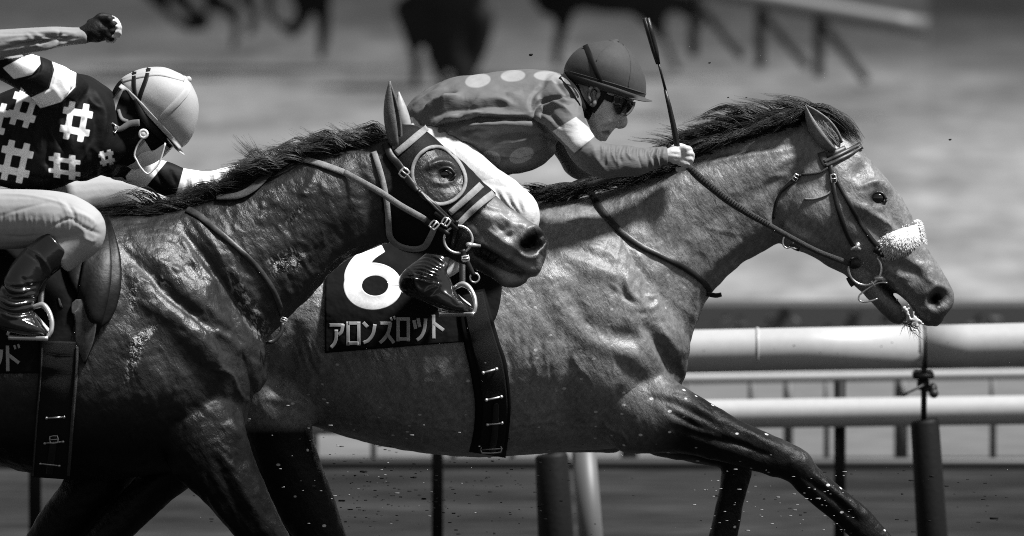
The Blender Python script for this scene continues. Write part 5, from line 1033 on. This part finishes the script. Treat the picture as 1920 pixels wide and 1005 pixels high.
g = G(); strap(g, [(1594,494,18), (1604,494,20), (1612,490,14)], 18, [], 0, .006, 0, yover=[yr-.004, yr-.006, yr-.004]); g.obj('rein_stop', M['leather'], b1)
g = G(); strap(g, [(1590,520,9), (1596,530,10), (1600,536,9)], 9, [], 0, .006, 0, yover=[yr+.03, yr+.02]); g.obj('curb_end', M['leather'], b1)
g = G(); yq = cy([bvR], 1478, 452)-.02; ring(g, (1478,452), 10, 13, yq, .0024, 20); g.tube([W(1480,462,yq), W(1490,466,yq-.004), W(1497,466,yq)], .003, 8); g.obj('martingale_ring', M['steel'], b1)
g = G(); strap(g, [(1482,458,8), (1490,464,9), (1499,468,8)], 8, [], 0, .004, 0, yover=[yq, yq]); g.obj('ring_tab', M['leather'], b1)
g = G(); strap(g, [(1100,347,10), (1140,336,10), (1190,322,10), (1240,308,10), (1262,302,9)], 10, [], 0, .004, 0, yover=[-.16, -.15, -.165, -.165, -.15]); g.obj('rein', M['web'], b1)
# sheepskin noseband
nb = G(); a, c = np.array([1660., 462]), np.array([1722., 437])
yn = cy([bvR], 1690, 455); nb.limb([(1652,466,21,yn+.01,.03), (1675,457,22.5,yn-.006,.03), (1700,447,23,yn+.015,.034), (1720,439,23,.0,.036), (1727,437,21,.05,.034), (1715,440,20,.10,.03)], 0, n=28)
V0 = np.array(nb.v); nbo = nb.obj('noseband', M['fleece'], b1); nbo.name = 'noseband'
tree = BVHTree.FromPolygons([Vector(v) for v in nb.v], nb.f); g = G(); rd = random.Random(21)
me_ = nbo.data; Fs = [p for p in me_.polygons if len(p.vertices) == 4]; wts = [p.area for p in Fs]
for p in rd.choices(Fs, wts, k=4200):
    front = p.normal.y < -.3
    if front and rd.random() < .45: continue
    vs = [me_.vertices[i].co for i in p.vertices]; a_, b_ = rd.random(), rd.random(); c0 = (vs[0]*(1-a_)+vs[1]*a_)*(1-b_)+(vs[3]*(1-a_)+vs[2]*a_)*b_
    nrm = p.normal; L_ = rd.uniform(.006, .010); dr = (nrm*(.3 if front else .8)+Vector((-.35, 0, -.75))*(1 if front else .3)+Vector((rd.gauss(-.1, .2), rd.gauss(0, .15), rd.gauss(-.1, .2)))).normalized()
    p1_ = c0+nrm*.002+dr*L_*.5; p2_ = c0+dr*L_+Vector((rd.gauss(0, .002), 0, -.002)); g.tube([c0-nrm*.002, p1_, p2_], [.0016, .0014, .0004], 3)
g.obj('fleece', M['fleece'], nbo)
# grass and foam at the mouth
gt = G(); rd = random.Random(5)
for k in range(30):
    x, y_ = 1700+rd.uniform(-6, 14), 606+rd.uniform(-6, 6); dx, dy = rd.uniform(-16, 26), rd.uniform(4, 30)
    hair(gt, None, [(x, y_), (x+dx*.5, y_+dy*.3), (x+dx, y_+dy)], -.03+rd.uniform(-.02, .02), rd.uniform(-.02, .02), rd.uniform(.001, .0018), 3)
hair(gt, None, [(1705,616), (1724,632), (1745,645)], -.03, 0, .0012)
tag(gt.obj('grass_tuft', M['grass']), 'wisp of torn grass hanging from the bay horse mouth', 'grass')
g = G(); rd = random.Random(6)
for k in range(70):
    t = rd.random()**.5; q = catmull([(1684,566), (1698,580), (1706,590), (1714,598), (1724,604), (1712,608)], 6); p = q[int(t*(len(q)-1))]; x, y_ = p[0]+rd.gauss(0, 4), p[1]+rd.gauss(0, 4)
    g.ball(W(x, y_, cy([bvR], x, y_, -.05)-.001), rd.uniform(.0016, .0048), 6)
s_ = Sculpt(g, .0022, 2); M['foam'] = mat('foam', .6, .3, noise=(200, .2)); tag(s_.obj('foam', M['foam']), 'white foam on the lips of the bay horse', 'foam')
# ---- blinker hood of the chasing horse
hd_ = thing('blinker_hood', 'black mesh blinker hood with pale trim over the dark horse head', 'hood', None)
P = PX(Lh.V); N = Lh.normals()
poly = [(736,262), (762,222), (800,236), (840,270), (876,302), (902,332), (930,362), (905,392), (872,424), (850,470), (838,480), (793,474), (756,468), (724,446), (716,390), (712,340), (712,300)]
ins = sdf_poly(P, poly); eye_h = sdf_poly(P, ell(823,330,45,52,-24)); side = Lh.V[:, 1]
keep = (ins < 1) & ~((eye_h < -1))
Vh = Lh.V+N*.0045; g = G(); idx = -np.ones(len(P), int); Fh = [tuple(p.vertices) for p in Lh.me.polygons if all(keep[i] for i in p.vertices)]
used_ = sorted({i for f in Fh for i in f}); idx[used_] = range(len(used_)); g.add(Vh[used_], [tuple(int(idx[i]) for i in f) for f in Fh]); g.obj('hood_mesh', M['nylon'], hd_); bvHo = g.bvh()
BL = [bvHo, bvL]
g = G(); E2 = [(x+1.6*math.sin(i*.47), y_+1.6*math.cos(i*.31)) for i, (x, y_) in enumerate(ell(823,330,47,55,-24,40))]; strap(g, [(a, b, 7) for a, b in E2]+[(E2[0][0], E2[0][1], 7), (E2[1][0], E2[1][1], 7)], 7, BL, .002, .004, 2); g.obj('eye_trim', M['trim'], hd_)
for q_, w_ in (([(926,362,13), (905,378,13), (880,400,12), (858,422,11)], (.06, 0)), ([(903,346,13), (886,362,13), (864,382,12), (843,400,11)], (.06, 0)), ([(742,288,13), (764,270,13), (785,252,13), (800,240,11)], (0, .06))):
    g = G(); strap(g, q_, 12, BL, .002, .004, 2, wrap=w_); g.obj('face_trim', M['trim'], hd_)
g = G(); strap(g, [(701,284,11), (710,312,11), (718,341,11), (724,372,11), (727,398,11), (729,424,12), (731,443,12), (742,457,11), (760,465,11), (780,467,11), (796,462,12), (806,446,12), (815,426,11)], 11, BL, .003, .005, 2, step=4); g.obj('jaw_trim', M['trim'], hd_)
# ---- bridle of the chasing horse
b2 = thing('bridle', 'bridle with ring bit and buckled cheek strap on the dark hooded horse', 'bridle', None)
g = G(); strap(g, [(722,268,12), (733,292,14), (748,310,14), (760,330,14), (772,345,13), (784,358,10)], 13, BL, .006, .005, 2); strap(g, [(764,336,8), (785,358,9), (810,380,10), (832,402,11), (850,420,11)], 10, BL, .005, .004, 2); strap(g, [(815,398,9), (840,416,10), (858,432,8)], 9, BL, .007, .004, 1); strap(g, [(857,414,7), (852,440,7), (846,470,7)], 7, BL, .006, .004, 1); g.obj('cheekpiece', M['leather'], b2)
g = G(); strap(g, [(788,358,5), (812,385,5), (840,412,5)], 5, BL, .009, .003, 1); g.obj('cheek_cord', M['leather_worn'], b2)
yr2 = cy(BL, 858, 449)-.018; g = G(); ring(g, (859,449), 26.5, 25.5, yr2, .0036); g.ball(W(880,459,yr2), (.010, .01, .0075), 8); g.tube([W(882,459,yr2), W(900,461,yr2+.02)], [.0058, .004], 10); g.obj('bit_ring', M['steel'], b2)
for q_ in (((758,324), 15, 17, 40, .0028, .013), ((814,422), 16, 14, -50, .0028, .014), ((836,416), 15, 14, -60, .0028, .014), ((873,485), 13, 10, -10, .0026, .012, yr2)):
    g = G(); buckle(g, BL, *q_); g.obj('buckle', M['steel'], b2)
g = G(); ring(g, (890,521), 8.5, 8.5, yr2-.004, .0024); g.obj('curb_ring', M['steel'], b2)
g = G(); g.tube([W(a, b, yr2) for a, b in catmull([(806,398), (815,395), (822,402), (826,412)], 4)], .0022, 8); g.obj('keeper', M['steel'], b2)
g = G(); strap(g, [(867,468,10), (872,484,11), (880,500,10), (889,517,8)], 10, [], 0, .005, 0, yover=[yr2, yr2-.004]); g.obj('curb_strap', M['leather'], b2)
g = G(); strap(g, [(556,296,11), (580,301,11.5), (612,311,12), (645,323,12)], 12, [bvL], .004, .004, 3); strap(g, [(645,323,12), (680,342,12), (714,361,12), (750,385,12), (789,407,12), (800,414,11)], 12, [], 0, .004, 0, yover=[cy([bvL], 645, 323)-.004, LY-.115, LY-.122, LY-.13, LY-.132, yr2-.004]); g.obj('rein', M['web_pale'], b2)
g = G(); strap(g, [(794,411,14), (806,420,15), (814,424,12)], 14, [], 0, .006, 0, yover=[yr2-.004, yr2-.006]); strap(g, [(818,424,9), (830,432,9), (842,440,8)], 9, [], 0, .005, 0, yover=[yr2-.004, yr2-.003]); g.obj('rein_billet', M['leather'], b2)
g = G(); strap(g, [(536,288,13), (522,300,14), (506,318,15), (488,340,15), (466,358,14), (440,368,13), (405,370,10)], 14, [bvL], .010, .005, 3, dflt=LY-.08); g.obj('rein', M['web'], b2)
# ---- neck strap of the chasing horse
n2 = thing('neck_strap', 'worn leather neck strap curving down the dark horse neck to its chest', 'strap', None)
g = G(); strap(g, [(350,391,13), (376,406,12), (400,426,11), (446,465,10), (482,500,10), (508,536,10), (522,566,10), (530,592,11)], 11, [bvL], .003, .004, 3); g.obj('strap', M['leather_worn'], n2)
g = G(); buckle(g, [bvL], (532,600), 11, 9, 20, .0022, .006, cy([bvL], 526, 590)); g.obj('buckle', M['steel'], n2)
g = G(); strap(g, [(530,605,8), (526,625,8), (512,640,8), (498,643,6)], 8, [], 0, .004, 0, yover=[cy([bvL], 526, 590)-.005, LY-.10]); strap(g, [(500,640,5), (508,643,5)], 5, [], .003, .003, 0, yover=[LY-.105, LY-.105]); g.obj('strap_loop', M['leather'], n2)
# ---- saddle flap, cloth, girth and stirrup of the chasing horse
sc2 = thing('saddlecloth', 'black saddlecloth with only the last grey letters showing on the dark horse', 'saddlecloth', None)
g = G(); sheet(g, [(-240,425,190,415), (-240,520,150,520), (-240,600,140,600), (-240,650,125,650), (-240,702,76,700)], 70, [bvL], .006, .004, 8, 1); g.obj('cloth', M['cloth'], sc2); bvC2 = g.bvh()
g = G(); glyph(g, 'do', 8, 38, 648, 696, [bvC2], 6.4); glyph(g, 'tu', -24, 4, 652, 695, [bvC2], 6.4); g.obj('lettering', M['letter'], sc2)
g = G(); sheet(g, [(108,558,112,560), (112,575,118,577)], 6, [bvC2], .002, .002, 3, 0); g.obj('label_patch', M['strap_grey'], sc2)
sd2 = thing('saddle', 'scuffed black saddle flap hanging behind the knee of the rear rider', 'saddle', None)
g = G(); sheet(g, [(150,392,202,398), (120,470,216,440), (130,520,226,480), (150,560,228,524), (160,590,222,565), (170,608,208,598), (184,616,188,616)], 26, [bvC2, bvL], .012, .008, 6, 2, puff=.01); g.obj('flap', M['flap'], sd2); bvF = g.bvh()
g = G(); sheet(g, [(175,405,196,402), (160,470,208,470), (148,540,208,530), (140,585,196,590), (142,620,184,630), (152,660,170,660), (158,682,161,682)], 26, [bvF, bvC2, bvL], .006, .006, 6, 2, puff=.008); g.obj('knee_roll', M['flap'], sd2)
g = G(); strap(g, [(140,590,12), (148,575,30), (160,600,40), (158,640,34), (158,678,4)], 30, [g.bvh()] if False else [bvF, bvC2], .012, .002, 2); g.obj('scuff_patch', mat('scuffed_suede', .045, .8, noise=[(60, .5), (200, .4)]), sd2)
gi2 = thing('girth', 'broad black girth with staples and a tongue buckle under the dark horse', 'girth', None)
g = G(); strap(g, [(112,640,74), (110,700,74), (104,770,74), (99,840,74), (95,897,72)], 74, [bvC2, bvL], .004, .006, 2, wrap=(0, .25)); g.obj('strap_base', M['girth'], gi2); bvG2 = g.bvh()
g = G()
for e in (-35, 33): strap(g, [(112+e, 650, 6), (110+e, 700, 6), (104+e, 770, 6), (99+e, 840, 6), (95+e, 893, 6)], 6, [bvG2], .001, .003, 1)
g.obj('binding', M['web'], gi2)
for a, c in (((87,784),(120,782)), ((84,831),(118,828)), ((76,869),(111,873))):
    g = G(); bar(g, [bvG2], a, c, .0026, .006); g.obj('staple', M['brass'], gi2)
g = G(); strap(g, [(101,818,12), (98,845,13), (92,890,13)], 12, [bvG2], .004, .003, 1); g.obj('girth_tongue', M['leather'], gi2)
g = G(); buckle(g, [bvG2], (101,824), 16, 14, -4, .002, .012); g.obj('buckle', M['brass'], gi2)
stirrup('dull stirrup round the boot toe of the rider in black and white', [(14,628), (30,600), (50,582), (66,575), (80,572), (91,584), (97,602), (96,620), (90,631)], [-.36, -.37, -.385, -.395, -.40, -.415, -.425, -.43, -.43], LY, ((16,632), (90,634)), [(84,520), (78,545), (76,574)])
# ------------------------------------------------------------------ turf crumbs thrown up by the hooves
rd = random.Random(31)
for nm, m, n, lab in (('turf_crumbs', 'clod_dark', 330, None), ('sand_specks', 'clod', 260, None)):
    g = G()
    for i in range(n):
        if nm == 'turf_crumbs':
            px, py, y = rd.gauss(760, 160), rd.gauss(930, 50), rd.uniform(-.7, 1.2)
            if rd.random() < .25: px, py = rd.uniform(1300, 1900), rd.uniform(880, 1000)
            s_ = rd.uniform(.0009, .0026)*(2 if rd.random() < .06 else 1)
        else:
            px, py, y = rd.gauss(640, 170), rd.gauss(880, 90), rd.uniform(-.6, .3)
            if rd.random() < .3: px, py, y = rd.uniform(1300, 1600), rd.uniform(880, 1000), rd.uniform(-.4, -.2)
            s_ = rd.uniform(.001, .0028)
        g.ball(W(px, py, y), (s_*rd.uniform(1, 3), s_, s_*rd.uniform(.6, 1.2)), 3)
    tag(g.obj(nm, M[m]), kind='stuff')
for px, py, s_ in ((995,103,.004), (1781,262,.003), (1365,183,.002), (1399,183,.002), (1330,118,.0025)):
    g = G(); c = W(px, py, rd.uniform(-.1, .2)); g.ball(c, (s_*1.4, s_, s_), 5); g.ball(c+Vector((s_, 0, s_*.4)), s_*.7, 5)
    s2 = Sculpt(g, s_*.35, 1); tag(s2.obj('clod', M['clod_dark']), 'tiny dark clod of turf flying above the riders', 'clod', 'clods flying above the riders')
